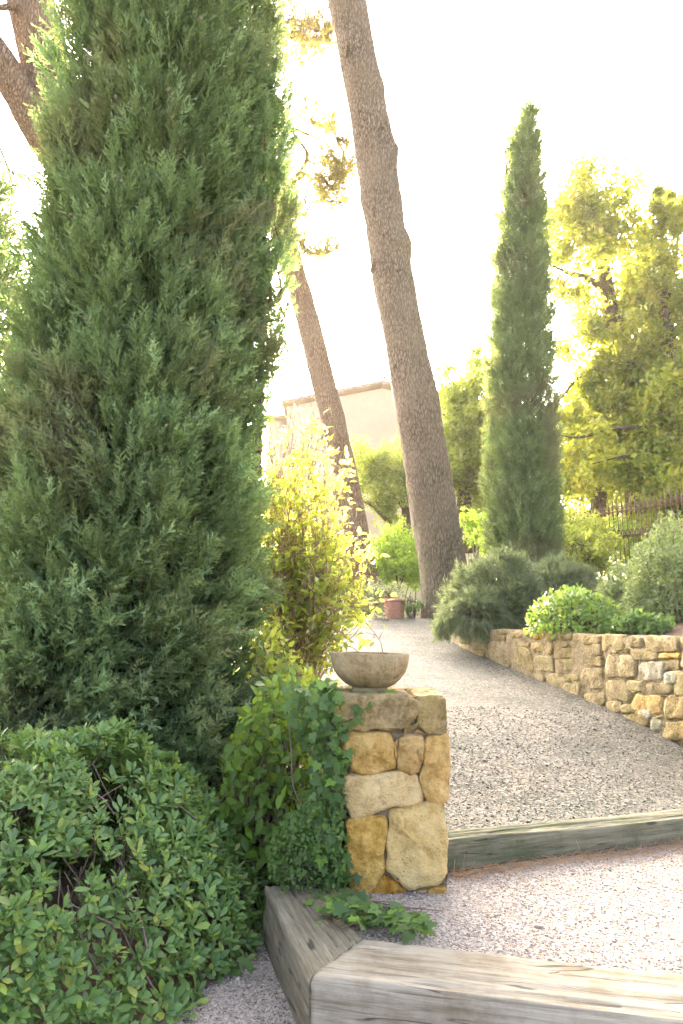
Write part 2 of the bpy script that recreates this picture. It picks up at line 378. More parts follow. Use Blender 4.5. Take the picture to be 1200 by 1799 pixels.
M['pathgravel'] = mat_gravel('mossy_gravel', [(0.0, (0.046, 0.048, 0.034)), (0.2, (0.132, 0.119, 0.088)), (0.4, (0.185, 0.167, 0.126)), (0.72, (0.244, 0.224, 0.177)), (0.9, (0.086, 0.082, 0.061))],
    [(1.1, 0.38, 0.68, (0.043, 0.051, 0.034), 0.85), (0.7, 0.62, 0.7, (0.251, 0.224, 0.177), 0.3)], 75.0)
M['soil'] = mat_plain('dry_soil', (0.15, 0.10, 0.06), 0.95, 12, 0.5, 0.6, 0.1, 0.03)
M['groundm'] = mat_plain('garden_ground', (0.13, 0.12, 0.06), 0.95, 3, 0.5, 0.6, 0.1, 0.05)
M['pebble'] = mat_leaf('pebble', [(0.301, 0.250, 0.185), (0.416, 0.365, 0.287), (0.514, 0.462, 0.374), (0.231, 0.194, 0.143), (0.364, 0.319, 0.250)], (0.000, 0.000, 0.000), 0.0, 0.85, 0.2)
M['pebble_dark'] = mat_leaf('pebble_mossy', [(0.040, 0.041, 0.027), (0.125, 0.112, 0.085), (0.191, 0.170, 0.129), (0.238, 0.214, 0.170), (0.066, 0.065, 0.048)], (0.000, 0.000, 0.000), 0.0, 0.85, 0.2)
M['beam_grey'] = mat_wood('weathered_timber', [(0.33, (0.077, 0.063, 0.036)), (0.47, (0.183, 0.162, 0.104)), (0.62, (0.274, 0.248, 0.164))], ((0.111, 0.086, 0.044), 0.5))
M['beam_pale'] = mat_wood('bleached_timber', [(0.33, (0.123, 0.097, 0.058)), (0.47, (0.286, 0.251, 0.171)), (0.62, (0.384, 0.348, 0.249))], ((0.139, 0.097, 0.049), 0.55))
M['beam_moss'] = mat_wood('mossy_timber', [(0.33, (0.055, 0.054, 0.029)), (0.5, (0.157, 0.147, 0.087)), (0.68, (0.249, 0.230, 0.145))], ((0.069, 0.083, 0.029), 0.75))
M['terracotta'] = mat_plain('terracotta', (0.46, 0.225, 0.145), 0.8, 25, 0.2, 0.15, 0.25)
M['iron'] = mat_plain('rusty_iron', (0.17, 0.10, 0.05), 0.7, 60, 0.4, 0.3, 0.3)
M['plaster'] = mat_plain('cream_plaster', (0.56, 0.45, 0.31), 0.9, 3, 0.06, 0.05, 0.2)
M['rooftile'] = mat_plain('clay_roof_tile', (0.40, 0.27, 0.17), 0.85, 8, 0.2, 0.2, 0.2)
M['concrete'] = mat_plain('kerb_concrete', (0.30, 0.26, 0.20), 0.9, 14, 0.3, 0.4, 0.2)
M['litter'] = mat_leaf('dry_leaf', [(0.25, 0.14, 0.06), (0.36, 0.22, 0.10), (0.45, 0.30, 0.15), (0.30, 0.15, 0.06)], (0.5, 0.3, 0.1), 0.25, 0.7, 0.2)
M['needlelitter'] = mat_leaf('dry_needle', [(0.28, 0.17, 0.08), (0.40, 0.27, 0.14), (0.34, 0.20, 0.09)], (0.4, 0.25, 0.1), 0.1, 0.8, 0.2)
M['white'] = mat_plain('white_paint', (0.75, 0.74, 0.70), 0.6, 10, 0.08, 0.05)
M['darkglass'] = mat_plain('dark_window', (0.05, 0.055, 0.06), 0.25, 10, 0.1, 0.02, 0.5)
M['darkmetal'] = mat_plain('dark_metal', (0.05, 0.05, 0.045), 0.5, 20, 0.2, 0.1)

# ------------------------------------------------------------------ terrain
def smooth(a, b, x):
    t = np.clip((x - a) / (b - a), 0, 1); return t * t * (3 - 2 * t)
def ground_z(x, y):
    far = np.where(y > 12.2, path_z(12.2) + 0.10 * (np.minimum(y, 18) - 12.2) + 0.02 * np.clip(y - 18, 0, 40), path_z(y)) - 0.06
    far = far - 0.22 * (1 - smooth(4.0, 7.5, y))
    return -0.27 + (far + 0.27) * smooth(3.0, 3.9, y) + 0.05 * fbm(np.stack([x * .7, y * .7, 0 * x], -1), 2, 5) * smooth(14, 20, y)
def grid(xs, ys, zf):
    X, Y = np.meshgrid(xs, ys); Z = zf(X, Y); n, m = X.shape
    V = np.stack([X, Y, Z], -1).reshape(-1, 3)
    i = np.arange(n - 1)[:, None] * m; j = np.arange(m - 1)[None]
    return V, [np.stack([i + j, i + j + 1, i + m + j + 1, i + m + j], -1).reshape(-1, 4)]
def structure(name, V, F, mat, smooth_=True):
    return tag(link(name, mesh_np(name, V, F, mat, None, smooth_)), kind='structure')
xs = np.concatenate([[-600, -200, -80, -40, -25], np.linspace(-18, 18, 61), [25, 40, 80, 200, 600]])
ys = np.concatenate([[-300, -60, -20, -8, -3], np.linspace(0, 30, 76), [36, 45, 60, 90, 160, 400, 900]])
structure('ground', *grid(xs, ys, ground_z), M['groundm'])

# timber step corners in plan, on the terrace level
ZT = 0.025
cA = G(465, 1556, ZT)[:2]; cB = G(545, 1718, ZT)[:2]; cC = G(640, 1650, ZT)[:2]
dirl = cB - cA
cD = cA + 0.19 * unit(np.array([-dirl[1], dirl[0]])) + 0.01 * unit(dirl)
fr_dir = unit(G(1190, 1800, ZT)[:2] - cB); 
cE = cB + fr_dir * 2.2; cF = cC + fr_dir * 2.05
# lower gravel court, terrace, path
def noisy_plane(x, y, z0, amp, seed): return z0 + amp * fbm(np.stack([x * 2.3, y * 2.3, 0 * x], -1), 3, seed)
gxs = np.linspace(-5, 6, 130)
structure('gravel_court', *grid(np.linspace(-5, 6, 111), np.linspace(-6, 3.25, 101), lambda x, y: noisy_plane(x, y, -0.19, 0.006, 3)), M['gravel'])
# terrace: strip between the timber steps, laid from its own outline
bl0 = GP(785, 1530); 
s2a = G(785, 1531, 0.005)[:2]; s2b = G(1200, 1471, 0.02)[:2]
s2d = unit(s2b - s2a)
mid1 = (cA + cD) / 2; mid2 = (cB + cC) / 2; mid3 = (cE + cF) / 2
def strip(front, back, n, m, zf):
    f = catmull(front, n) if len(front) > 2 else front[0] + (front[1] - front[0]) * np.linspace(0, 1, n)[:, None]
    b = catmull(back, n) if len(back) > 2 else back[0] + (back[1] - back[0]) * np.linspace(0, 1, n)[:, None]
    t = np.linspace(0, 1, m)[:, None, None]
    P = f[None] * (1 - t) + b[None] * t
    Z = zf(P[..., 0], P[..., 1]); V = np.concatenate([P, Z[..., None]], -1).reshape(-1, 3)
    i = np.arange(m - 1)[:, None] * n; j = np.arange(n - 1)[None]
    return V, [np.stack([i + j, i + j + 1, i + n + j + 1, i + n + j], -1).reshape(-1, 4)]
def terrace_z(x, y): return noisy_plane(x, y, 0.0, 0.007, 9)
back_l = s2a + s2d * -0.5 + np.array([0, 0.10]); back_r = s2a + s2d * 2.6 + np.array([0, 0.10])
m0 = mid1
line = [m0 * (1 - k) + mid2 * k for k in np.linspace(0, 1, 12)] + [mid2 * (1 - k) + mid3 * k for k in np.linspace(0, 1, 60)[1:]]
line = np.array(line); n_l = len(line)
tb = np.concatenate([np.linspace(0, 0.12, 12), np.linspace(0.12, 1, 60)[1:]])
backl = back_l + (back_r - back_l) * tb[:, None]
tt = np.linspace(0, 1, 40)[:, None, None]
P = line[None] * (1 - tt) + backl[None] * tt
V = np.concatenate([P, terrace_z(P[..., 0], P[..., 1])[..., None]], -1).reshape(-1, 3)
i = np.arange(39)[:, None] * n_l; j = np.arange(n_l - 1)[None]
structure('gravel_terrace', V, [np.stack([i + j, i + j + 1, i + n_l + j + 1, i + n_l + j], -1).reshape(-1, 4)], M['gravel'])
t2a = W(785, 1478, s2a[1] + 0.01); t2b = W(1200, 1437, s2b[1] + 0.01)
n2 = np.array([-s2d[1], s2d[0]]); zz1 = t2a[2]; sl = (t2b[2] - t2a[2]) / np.linalg.norm(s2b - s2a)
def path_h(x, y):                       # the slope meets the top of the upper timber step
    u = (x - s2a[0]) * s2d[0] + (y - s2a[1]) * s2d[1]; d = (x - s2a[0]) * n2[0] + (y - s2a[1]) * n2[1]
    w = np.clip(1 - (d - .15) / 1.5, 0, 1) ** 1.6
    return path_z(y) * (1 - w) + (zz1 + sl * u - 0.012) * w + 0.012 * fbm(np.stack([x * 1.8, y * 1.8, 0 * x], -1), 3, 4) * (1 - w * .7)
# path: left edge and right edge (foot of the retaining wall)
wall_px = [(1540, 1458), (1440, 1412), (1330, 1362), (1200, 1301), (1120, 1268), (1062, 1243), (1000, 1216), (940, 1190), (880, 1166), (830, 1147), (796, 1128)]
foot = np.array([GP(*p) for p in wall_px])
end_y = 12.3
pl = [s2a + s2d * -0.45 + np.array([0, 0.14]), np.array([-0.15, 4.2]), np.array([-0.35, 6.0]), np.array([-0.6, 8.5]), np.array([-1.2, 12.5])]
r0 = s2a + s2d * 2.6 + np.array([0, 0.12])
pr = [r0, foot[2][:2] + np.array([0.2, 0]), foot[-7][:2] + [0.1, 0.05], foot[-5][:2] + [0.1, 0.05], foot[-3][:2] + [0.08, 0.05], foot[-1][:2] + [0.1, 0], np.array([1.75, 10.5]), np.array([1.6, 12.5])]
pc = catmull(np.array(pl), 120); prc = catmull(np.array(pr), 120)
tt = np.linspace(0, 1, 80)[None, :, None]
P = pc[:, None] * (1 - tt) + prc[:, None] * tt
V = np.concatenate([P, path_h(P[..., 0], P[..., 1])[..., None]], -1).reshape(-1, 3)
i = np.arange(119)[:, None] * 80; j = np.arange(79)[None]
structure('gravel_path', V, [np.stack([i + j, i + j + 1, i + 80 + j + 1, i + 80 + j], -1).reshape(-1, 4)], M['pathgravel'])
# earth bank left of the path
bank_o = pc - np.array([3.8, 0]); bank_o[:, 1] = np.maximum(bank_o[:, 1], 3.75); pc = pc.copy(); pc[:, 1] = np.maximum(pc[:, 1], 3.75)
P = bank_o[:, None] * (1 - tt) + (pc + np.array([0.05, 0]))[:, None] * tt
d = (tt[0, :, 0])[None]
Zb = path_z(P[..., 1]) + 0.005 + 0.03 * fbm(np.concatenate([P * 2.5, 0 * P[..., :1]], -1), 3, 6) * (1 - d) + 0.08 * (1 - d)
structure('planting_bank', np.concatenate([P, Zb[..., None]], -1).reshape(-1, 3), [np.stack([i + j, i + j + 1, i + 80 + j + 1, i + 80 + j], -1).reshape(-1, 4)], M['soil'])

# ------------------------------------------------------------------ retaining wall
wt_px = [(1540, 1133), (1440, 1128), (1330, 1124), (1200, 1119), (1120, 1116), (1062, 1114), (1000, 1110), (940, 1107), (880, 1104), (830, 1104), (796, 1104)]
topz = np.array([W(px, py, f[1])[2] for (px, py), f in zip(wt_px, foot)])
wallN = 160
wl_ = catmull(np.hstack([foot, topz[:, None]]), wallN)      # x, y, foot z, top z
wxy = wl_[:, :2]; wfoot = wl_[:, 2]; wtop = wl_[:, 3]
warc = np.concatenate([[0], np.cumsum(np.linalg.norm(np.diff(wxy, axis=0), axis=1))])
wtan = unit(np.gradient(wxy, axis=0)); wnrm = np.stack([wtan[:, 1], -wtan[:, 0]], 1)
wnrm = np.where(((wnrm * -wxy).sum(1) > 0)[:, None], wnrm, -wnrm)   # towards the path
def bed_z(x, y):
    return 1.0 + 0.10 * (y - 5.0) + 0.0 * x
root = thing('retaining_wall', 'long curved honey limestone retaining wall with mossy mortar beside gravel path', 'wall', foot[5])
# body: cross-section swept along the wall
cs = [(-0.0, -0.25), (0.0, 0.0), (0.0, 0.33), (0.0, 0.66), (0.0, 0.985), (-0.03, 1.0), (-0.2, 1.0), (-0.38, 0.99), (-0.38, -0.2)]
Vb = []
for k in range(wallN):
    for (o_, h_) in cs:
        z = wfoot[k] + (wtop[k] - wfoot[k]) * h_ - 0.01
        q = wxy[k] + wnrm[k] * o_
        Vb.append((q[0], q[1], z))
Vb = np.array(Vb); nn = np.repeat(np.hstack([wnrm, np.zeros((wallN, 1))]), len(cs), 0)
Vb = Vb + nn * (0.018 * fbm(Vb * 7, 3, 2))[:, None] + np.array([0, 0, 1]) * (0.012 * fbm(Vb * 5 + 9, 2, 3))[:, None]
i = np.arange(wallN - 1)[:, None] * len(cs); j = np.arange(len(cs) - 1)[None]
Fb = np.stack([i + j, i + j + 1, i + len(cs) + j + 1, i + len(cs) + j], -1).reshape(-1, 4)
ncs = len(cs); endc = np.vstack([[(0, k, k + 1) for k in range(1, ncs - 1)], [((wallN - 1) * ncs, (wallN - 1) * ncs + k + 1, (wallN - 1) * ncs + k) for k in range(1, ncs - 1)]])
part('mortar_core', Vb, [Fb, endc], M['mortar'], root, smooth=True)

def wall_uv(px, py):
    """photograph point -> (distance along the wall, height)"""
    d = ray(px, py)
    az = d[0] / d[1]; a = wxy[:, 0] / wxy[:, 1]
    k = np.interp(-az, -a, np.arange(wallN))
    y = np.interp(k, np.arange(wallN), wxy[:, 1])
    return np.array([np.interp(k, np.arange(wallN), warc), CAMZ + d[2] * y / d[1]])
def wall_pos(u, z, out):
    k = np.interp(u, warc, np.arange(wallN)); idx = np.arange(wallN)
    x = np.interp(k, idx, wxy[:, 0]); y = np.interp(k, idx, wxy[:, 1]); nx = np.interp(k, idx, wnrm[:, 0]); ny = np.interp(k, idx, wnrm[:, 1])
    return np.stack([x + nx * out, y + ny * out, z], -1)
def chaikin(P, n=1, k=0.25):
    P = np.asarray(P, float)
    for _ in range(n):
        Q = np.roll(P, -1, 0); P = np.stack([P * (1 - k) + Q * k, P * k + Q * (1 - k)], 1).reshape(-1, 2)
    return P
def resample(P, n):
    Q = np.vstack([P, P[:1]]); L = np.concatenate([[0], np.cumsum(np.linalg.norm(np.diff(Q, axis=0), axis=1))])
    s = np.arange(n) / n * L[-1]
    return np.stack([np.interp(s, L, Q[:, 0]), np.interp(s, L, Q[:, 1])], 1)
def stone_mesh(poly, mapf, n=20, depth=0.1, proud=0.03, edge=0.012, rough=0.006, seed=0, rings=(1.0, 0.97, 0.88, 0.6, 0.3), nf=18.0, jag=0.006, soft=0.13):
    """poly (m,2) outline in the face plane; mapf(u,w,out)->3D.  Rounded front, irregular surface"""
    O = resample(chaikin(poly, 2, soft), n); c = O.mean(0)
    O = O + (O - c) / (np.linalg.norm(O - c, axis=1, keepdims=True) + 1e-9) * (jag * fbm(np.hstack([O * 22, np.full((n, 1), seed * 3.1)]), 2, seed))[:, None]
    V = []; prof = [-edge * 1.2, 0.0 - edge * 0.25, proud * 0.75, proud, proud]
    V.append((c + (O - c) * 1.0, np.full(n, -depth)))
    for s, h in zip(rings, np.linspace(0, 1, len(rings))):
        hh = np.interp(s, [0.3, 0.6, 0.88, 0.97, 1.0], [proud * 1.05, proud, proud * 0.95, proud * 0.72, -edge])
        R = c + (O - c) * s
        nz = rough * fbm(np.hstack([R * nf, np.full((n, 1), seed * 1.7)]), 3, seed + 5) * (0.35 if s > 0.95 else 1.6)
        V.append((R, np.full(n, hh) + nz))
    V.append((c[None], np.array([proud + rough * 0.5])))
    uv = np.vstack([v[0] for v in V]); out = np.concatenate([v[1] for v in V])
    nr = len(rings) + 1
    ii = np.arange(nr - 1)[:, None] * n; jj = np.arange(n)[None]; j2 = (jj + 1) % n
    F4 = np.stack([ii + jj, ii + j2, ii + n + j2, ii + n + jj], -1).reshape(-1, 4)
    jj = np.arange(n); F3 = np.stack([(nr - 1) * n + jj, (nr - 1) * n + (jj + 1) % n, np.full(n, nr * n)], 1)
    return mapf(uv[:, 0], uv[:, 1], out), [F3, F4]

def jitter_rect(x0, y0, x1, y1, j=0.09):
    w, h = x1 - x0, y1 - y0
    pts = [(x0, y0), ((x0 + x1) / 2, y0), (x1, y0), (x1, (y0 + y1) / 2), (x1, y1), ((x0 + x1) / 2, y1), (x0, y1), (x0, (y0 + y1) / 2)]
    return [(x + random.uniform(-j, j) * min(w, h) * 1.0, y + random.uniform(-j, j) * min(w, h)) for x, y in pts]
z3 = [(495, 180, 712, 330), (722, 185, 858, 290), (866, 186, 1188, 326), (738, 302, 998, 398), (1003, 332, 1200, 386), (1196, 190, 1330, 300),
      (504, 298, 588, 350), (592, 320, 640, 344), (700, 290, 730, 338), (516, 346, 800, 564), (806, 396, 1058, 588), (1025, 390, 1195, 488), (1205, 320, 1370, 470),
      (1048, 496, 1160, 608), (1132, 492, 1290, 708), (526, 570, 760, 778), (708, 572, 882, 674), (884, 588, 1132, 700), (756, 668, 802, 694), (1300, 490, 1500, 640),
      (768, 692, 1038, 878), (1000, 704, 1100, 720), (1042, 722, 1262, 932), (538, 756, 668, 868), (664, 786, 808, 864), (810, 838, 938, 918), (972, 882, 1042, 914), (1270, 720, 1450, 900),
      (684, 858, 918, 984), (922, 898, 1028, 1028), (1028, 938, 1262, 1092), (1275, 930, 1480, 1100), (1380, 200, 1600, 330), (1385, 340, 1560, 470), (1510, 500, 1700, 690), (1470, 710, 1680, 880), (1500, 900, 1720, 1120), (1280, 1115, 1500, 1260), (1520, 1140, 1720, 1280),
      (70, 168, 238, 222), (244, 168, 306, 268), (314, 186, 488, 256), (0, 162, 66, 222), (72, 232, 190, 284), (0, 252, 62, 344), (72, 296, 300, 384),
      (312, 262, 490, 360), (88, 392, 300, 494), (304, 392, 400, 460), (406, 372, 500, 458), (-108, 352, 72, 506), (0, 516, 164, 680), (172, 522, 300, 584), (162, 596, 310, 722),
      (312, 468, 508, 664), (342, 682, 520, 808), (90, 500, 165, 515), (205, 240, 290, 285)]
for xa in range(1730, 2700, 210):                       # the wall goes on beyond the bed's corner
    for kk in range(5 + (xa - 1730) // 420):
        ya = 205 + kk * 215 + (xa // 210 % 2) * 30; z3.append((xa + (kk % 2) * 60, ya, xa + 200 + (kk % 2) * 60, ya + 200))
z4 = [(890, 160, 990, 216), (802, 142, 888, 188), (872, 238, 972, 318), (692, 268, 886, 505), (486, 238, 668, 362), (552, 182, 650, 240), (352, 218, 480, 308), (352, 314, 450, 390), (222, 254, 318, 348),
      (682, 152, 798, 198), (742, 240, 850, 282), (510, 372, 690, 470), (866, 522, 990, 615), (560, 130, 668, 176), (452, 150, 540, 225), (340, 150, 440, 210), (150, 160, 215, 250), (225, 170, 330, 245), (700, 515, 850, 560), (60, 120, 140, 200)]
white = {(922, 898, 1028, 1028), (810, 838, 938, 918), (1048, 496, 1160, 608), (806, 396, 1058, 588)}
lich = {(0, 162, 66, 222), (802, 142, 888, 188), (890, 160, 990, 216), (872, 238, 972, 318), (682, 152, 798, 198)}
ns = 0
for zz, ox in ((z3, 960), (z4, 760)):
    for r in zz:
        px = jitter_rect(*r)
        if r == (526, 570, 760, 778): px = [(530, 572), (700, 572), (745, 650), (765, 760), (740, 778), (640, 750), (545, 725), (528, 650)]
        if r == (692, 268, 886, 505): px = [(692, 280), (760, 270), (850, 300), (890, 380), (880, 420), (915, 500), (850, 505), (770, 460), (700, 400)]
        uv = np.array([wall_uv(ox + x / 5.0, 1080 + y / 5.0) for x, y in px])
        far = ox + r[0] / 5 < 1062
        V, F = stone_mesh(uv, wall_pos, n=16, depth=0.05, proud=0.012 if far else 0.020, edge=0.012, rough=0.009, seed=ns, rings=(1.0, 0.95, 0.8, 0.45), nf=14, jag=0.008)
        m = M['whitestone'] if r in white else M['walllichen'] if r in lich else M['ochre'] if random.random() < 0.13 and not far and r[2] - r[0] > 150 else M['wallstone']
        part('stone', V, F, m, root, smooth=True); ns += 1

# bed behind the wall, rising to the fence
innr = wxy - wnrm * 0.36
bx = [innr[k] for k in range(0, wallN, 6)]
fr = np.array(bx); nb = len(fr)
fr = np.vstack([fr, [[1.75, 9.6], [1.75, 12.5], [2.0, 16.0]]])
bk = np.stack([np.linspace(16, 14, len(fr)), np.linspace(6, 24, len(fr))], 1)
t_ = (np.linspace(0, 1, 60) ** 1.5)[None, :, None]
P = fr[:, None] * (1 - t_) + bk[:, None] * t_
ft = np.concatenate([wtop[0:wallN:6] - 0.035, [1.30, 1.42, 1.75]])
Zt = ft[:, None] + (np.clip(P[..., 1] - fr[:, None, 1], 0, 8) * 0.02 + np.clip(t_[..., 0] * 3.0, 0, 1.0) * 0.75) + 0.03 * fbm(np.concatenate([P * 2, 0 * P[..., :1]], -1), 3, 8) * np.clip(t_[..., 0] * 20, 0, 1)
nu, nw_ = P.shape[:2]; i = np.arange(nu - 1)[:, None] * nw_; j = np.arange(nw_ - 1)[None]
structure('planting_bed', np.concatenate([P, Zt[..., None]], -1).reshape(-1, 3), [np.stack([i + j, i + j + 1, i + nw_ + j + 1, i + nw_ + j], -1).reshape(-1, 4)], M['soil'])

# ------------------------------------------------------------------ stone pillar
PY = 3.04
def z2(x, y): w = W(560 + x / 3.746, 1120 + y / 3.746, PY); return (w[0], w[2])
def front_map(u, w, out): return np.stack([u, PY - out, w], -1)
stones = [
 ('capstone', [(118, 402), (200, 386), (420, 392), (600, 398), (682, 430), (640, 520), (560, 598), (400, 605), (250, 612), (150, 622), (118, 520)], 0.05, 0.4),
 ('capstone', [(692, 440), (760, 405), (822, 410), (836, 520), (834, 620), (790, 632), (720, 610), (662, 580), (656, 500)], 0.05, 0.3),
 ('ochre', [(168, 660), (215, 628), (300, 622), (400, 627), (465, 652), (494, 700), (490, 838), (440, 864), (330, 884), (240, 886), (202, 862), (195, 780), (168, 740)], 0.055, 0.3),
 ('ochre', [(532, 668), (600, 642), (668, 648), (690, 692), (684, 800), (652, 868), (610, 886), (516, 856), (524, 760)], 0.045, 0.25),
 ('ochre', [(700, 664), (760, 637), (850, 628), (857, 760), (850, 1040), (830, 1070), (722, 1076), (682, 1020), (666, 920), (690, 800)], 0.05, 0.3),
 ('cream', [(170, 908), (260, 906), (400, 884), (560, 872), (638, 902), (678, 1058), (658, 1086), (500, 1110), (400, 1136), (300, 1180), (228, 1192), (178, 1100), (165, 1010)], 0.05, 0.3),
 ('ochre', [(187, 1218), (330, 1174), (428, 1188), (445, 1214), (440, 1400), (418, 1540), (352, 1676), (300, 1704), (250, 1700), (207, 1650), (185, 1500)], 0.05, 0.3),
 ('cream', [(468, 1144), (540, 1114), (798, 1080), (828, 1150), (835, 1400), (840, 1540), (800, 1608), (650, 1650), (590, 1640), (502, 1580), (440, 1510), (446, 1430), (458, 1280)], 0.055, 0.3),
 ('rust', [(420, 1562), (450, 1576), (560, 1660), (545, 1690), (460, 1704), (345, 1745), (352, 1690), (390, 1612)], 0.045, 0.2),
 ('ochre', [(722, 1664), (760, 1628), (822, 1640), (812, 1700), (740, 1715)], 0.05, 0.1),
 ('capstone', [(562, 640), (580, 594), (652, 554), (640, 592), (600, 642)], 0.03, 0.08),
 ('ochre', [(630, 622), (650, 594), (686, 628)], 0.02, 0.08),
 ('ochre', [(500, 694), (518, 672), (521, 740), (507, 788)], 0.02, 0.08),
 ('ochre', [(564, 1630), (640, 1664), (716, 1660), (716, 1720), (560, 1720)], 0.0, 0.1),
]
pil = thing('stone_pillar', 'squat square pillar of large irregular honey limestone blocks carrying a bowl', 'pillar', (0.25, PY + 0.22, 0.0))
core = Bag()
pl0, pz1 = z2(185, 640); pr0, _ = z2(835, 640)
core.add(*box(((pl0 + pr0) / 2, PY + 0.235, 0.36), (pr0 - pl0 - 0.025, 0.43, 0.80)))
V, F, R = core.get()
xsn = np.linspace(pl0 + 0.012, pr0 - 0.012, 26); zsn = np.linspace(-0.05, 0.775, 40)
cb = Bag()
def slab(axis, val, sgn):
    if axis == 'y':
        Vg, Fg = grid(xsn, zsn, lambda a, b: val + 0 * a); Vg = Vg[:, [0, 2, 1]]
        Vg[:, 1] -= sgn * 0.008 * fbm(Vg * 16, 3, 4)
    else:
        Vg, Fg = grid(np.linspace(PY + 0.02, PY + 0.45, 24), zsn, lambda a, b: val + 0 * a); Vg = Vg[:, [2, 0, 1]]
        Vg[:, 0] += sgn * 0.008 * fbm(Vg * 16, 3, 4)
    cb.add(Vg, Fg)
slab('y', PY + 0.006, 1); slab('y', PY + 0.45, -1); slab('x', pl0 + 0.012, -1); slab('x', pr0 - 0.012, 1)
cb.part('mortar_core', M['mortar'], pil, True)
for k, (mt, poly, proud, dep) in enumerate(stones):
    pts = np.array([z2(*p) for p in poly]); pts = pts.mean(0) + (pts - pts.mean(0)) * (1 + .008 / np.ptp(pts, axis=0).mean() * 2)
    V, F = stone_mesh(pts, front_map, n=44 if len(poly) > 6 else 18, depth=min(dep, 0.21), proud=proud * .62, edge=0.010, rough=0.009, seed=30 + k, rings=(1.0, 0.975, 0.93, 0.85, 0.74, 0.6, 0.44, 0.2), nf=24, jag=0.009, soft=.06)
    if k < 2: V[:, 2] = np.where(V[:, 1] > PY + 0.1, V[:, 2], V[:, 2])
    part('stone', V, F, M[mt], pil, smooth=True)
# stones on the other faces
def face_stones(mapf, u0, u1, rows, seed):
    random.seed(seed); z = 0.0; k = 0
    for h in rows:
        u = u0
        while u < u1 - 0.05:
            w = min(random.uniform(0.14, 0.27), u1 - u)
            if u1 - (u + w) < 0.08: w = u1 - u
            V, F = stone_mesh(np.array(jitter_rect(u + 0.008, z + 0.006, u + w - 0.008, z + h - 0.006, 0.06)), mapf, n=22, depth=0.05, proud=0.035, edge=0.006, rough=0.012, seed=seed + k, nf=13, jag=0.008)
            part('stone', V, F, M[random.choice(['cream', 'cream', 'ochre', 'wallstone'])], pil, smooth=True); u += w; k += 1
        z += h
face_stones(lambda u, w, o: np.stack([pl0 + 0.008 - o, u, w], -1), PY + 0.05, PY + 0.44, (0.24, 0.2, 0.18, 0.14), 5)
face_stones(lambda u, w, o: np.stack([pr0 - 0.02 + o * .7, u, w], -1), PY + 0.07, PY + 0.44, (0.26, 0.19, 0.17, 0.12), 15)
face_stones(lambda u, w, o: np.stack([u, PY + 0.45 + o, w], -1), pl0, pr0, (0.26, 0.19, 0.17, 0.14), 25)
random.seed(11)
# top: a thick slab behind the two front cap stones
zc0 = z2(400, 612)[1]; zc1 = z2(400, 393)[1]
xl, xr = z2(105, 400)[0], z2(835, 400)[0]
def top_map(u, w, o): return np.stack([u, w, zc1 - 0.004 + o], -1)
V, F = stone_mesh(np.array([(xl, PY - 0.028), (xl + 0.15, PY - 0.035), (xl + 0.33, PY - 0.03), (xl + 0.335, PY + 0.2), (xl + 0.33, PY + 0.47), (xl + 0.15, PY + 0.48), (xl + 0.01, PY + 0.46), (xl - 0.01, PY + 0.2)]), top_map, n=40, depth=zc1 - zc0 - 0.02, proud=0.018, edge=0.01, rough=0.008, seed=77, nf=10)
part('capping_stone', V, F, M['capstone'], pil, smooth=True)
V, F = stone_mesh(np.array([(xl + 0.345, PY + 0.0), (xr - 0.09, PY - 0.03), (xr - 0.005, PY - 0.03), (xr, PY + 0.2), (xr - 0.01, PY + 0.46), (xl + 0.345, PY + 0.47), (xl + 0.35, PY + 0.2)]), top_map, n=36, depth=zc1 - zc0 - 0.02, proud=0.014, edge=0.01, rough=0.008, seed=78, nf=10)
part('capping_stone', V, F, M['capstone'], pil, smooth=True)

# stone bowl
bc = W(650, 1215, PY + 0.20); br = 70 / FPX * (PY + 0.2) * 0.975
zb = zc1 + 0.0085
bh = W(650, 1148, PY + 0.2)[2] - zb
prof = [(0.0, 0.004), (br * .44, 0.002), (br * .46, 0.0), (br * .455, 0.010), (br * .45, 0.018), (br * .60, 0.030), (br * .76, bh * .32), (br * .90, bh * .52), (br * .97, bh * .74), (br, bh * .97), (br * .995, bh), (br * .93, bh * 1.0), (br * .91, bh * .96), (br * .84, bh * .7), (br * .62, bh * .45), (br * .3, bh * .34), (0, bh * .32)]
pp = np.array(prof); tt_ = np.linspace(0, 1, len(pp)); ts = np.linspace(0, 1, 65)
V, F = lathe(np.stack([np.interp(ts, tt_, pp[:, 0]), np.interp(ts, tt_, pp[:, 1])], 1), 64, (0, 0, 0))
V = V + unit(V) * (0.0025 * fbm(V * 14, 3, 3))[:, None]
V[:, 2] -= V[:, 0] * 0.025
bo = link('stone_bowl', mesh_np('stone_bowl', V, F, M['bowl'], None, True)); bo.location = (bc[0], PY + 0.2, zb + 0.002)
tag(bo, 'round shallow cast stone bowl planter standing on the pillar', 'bowl')

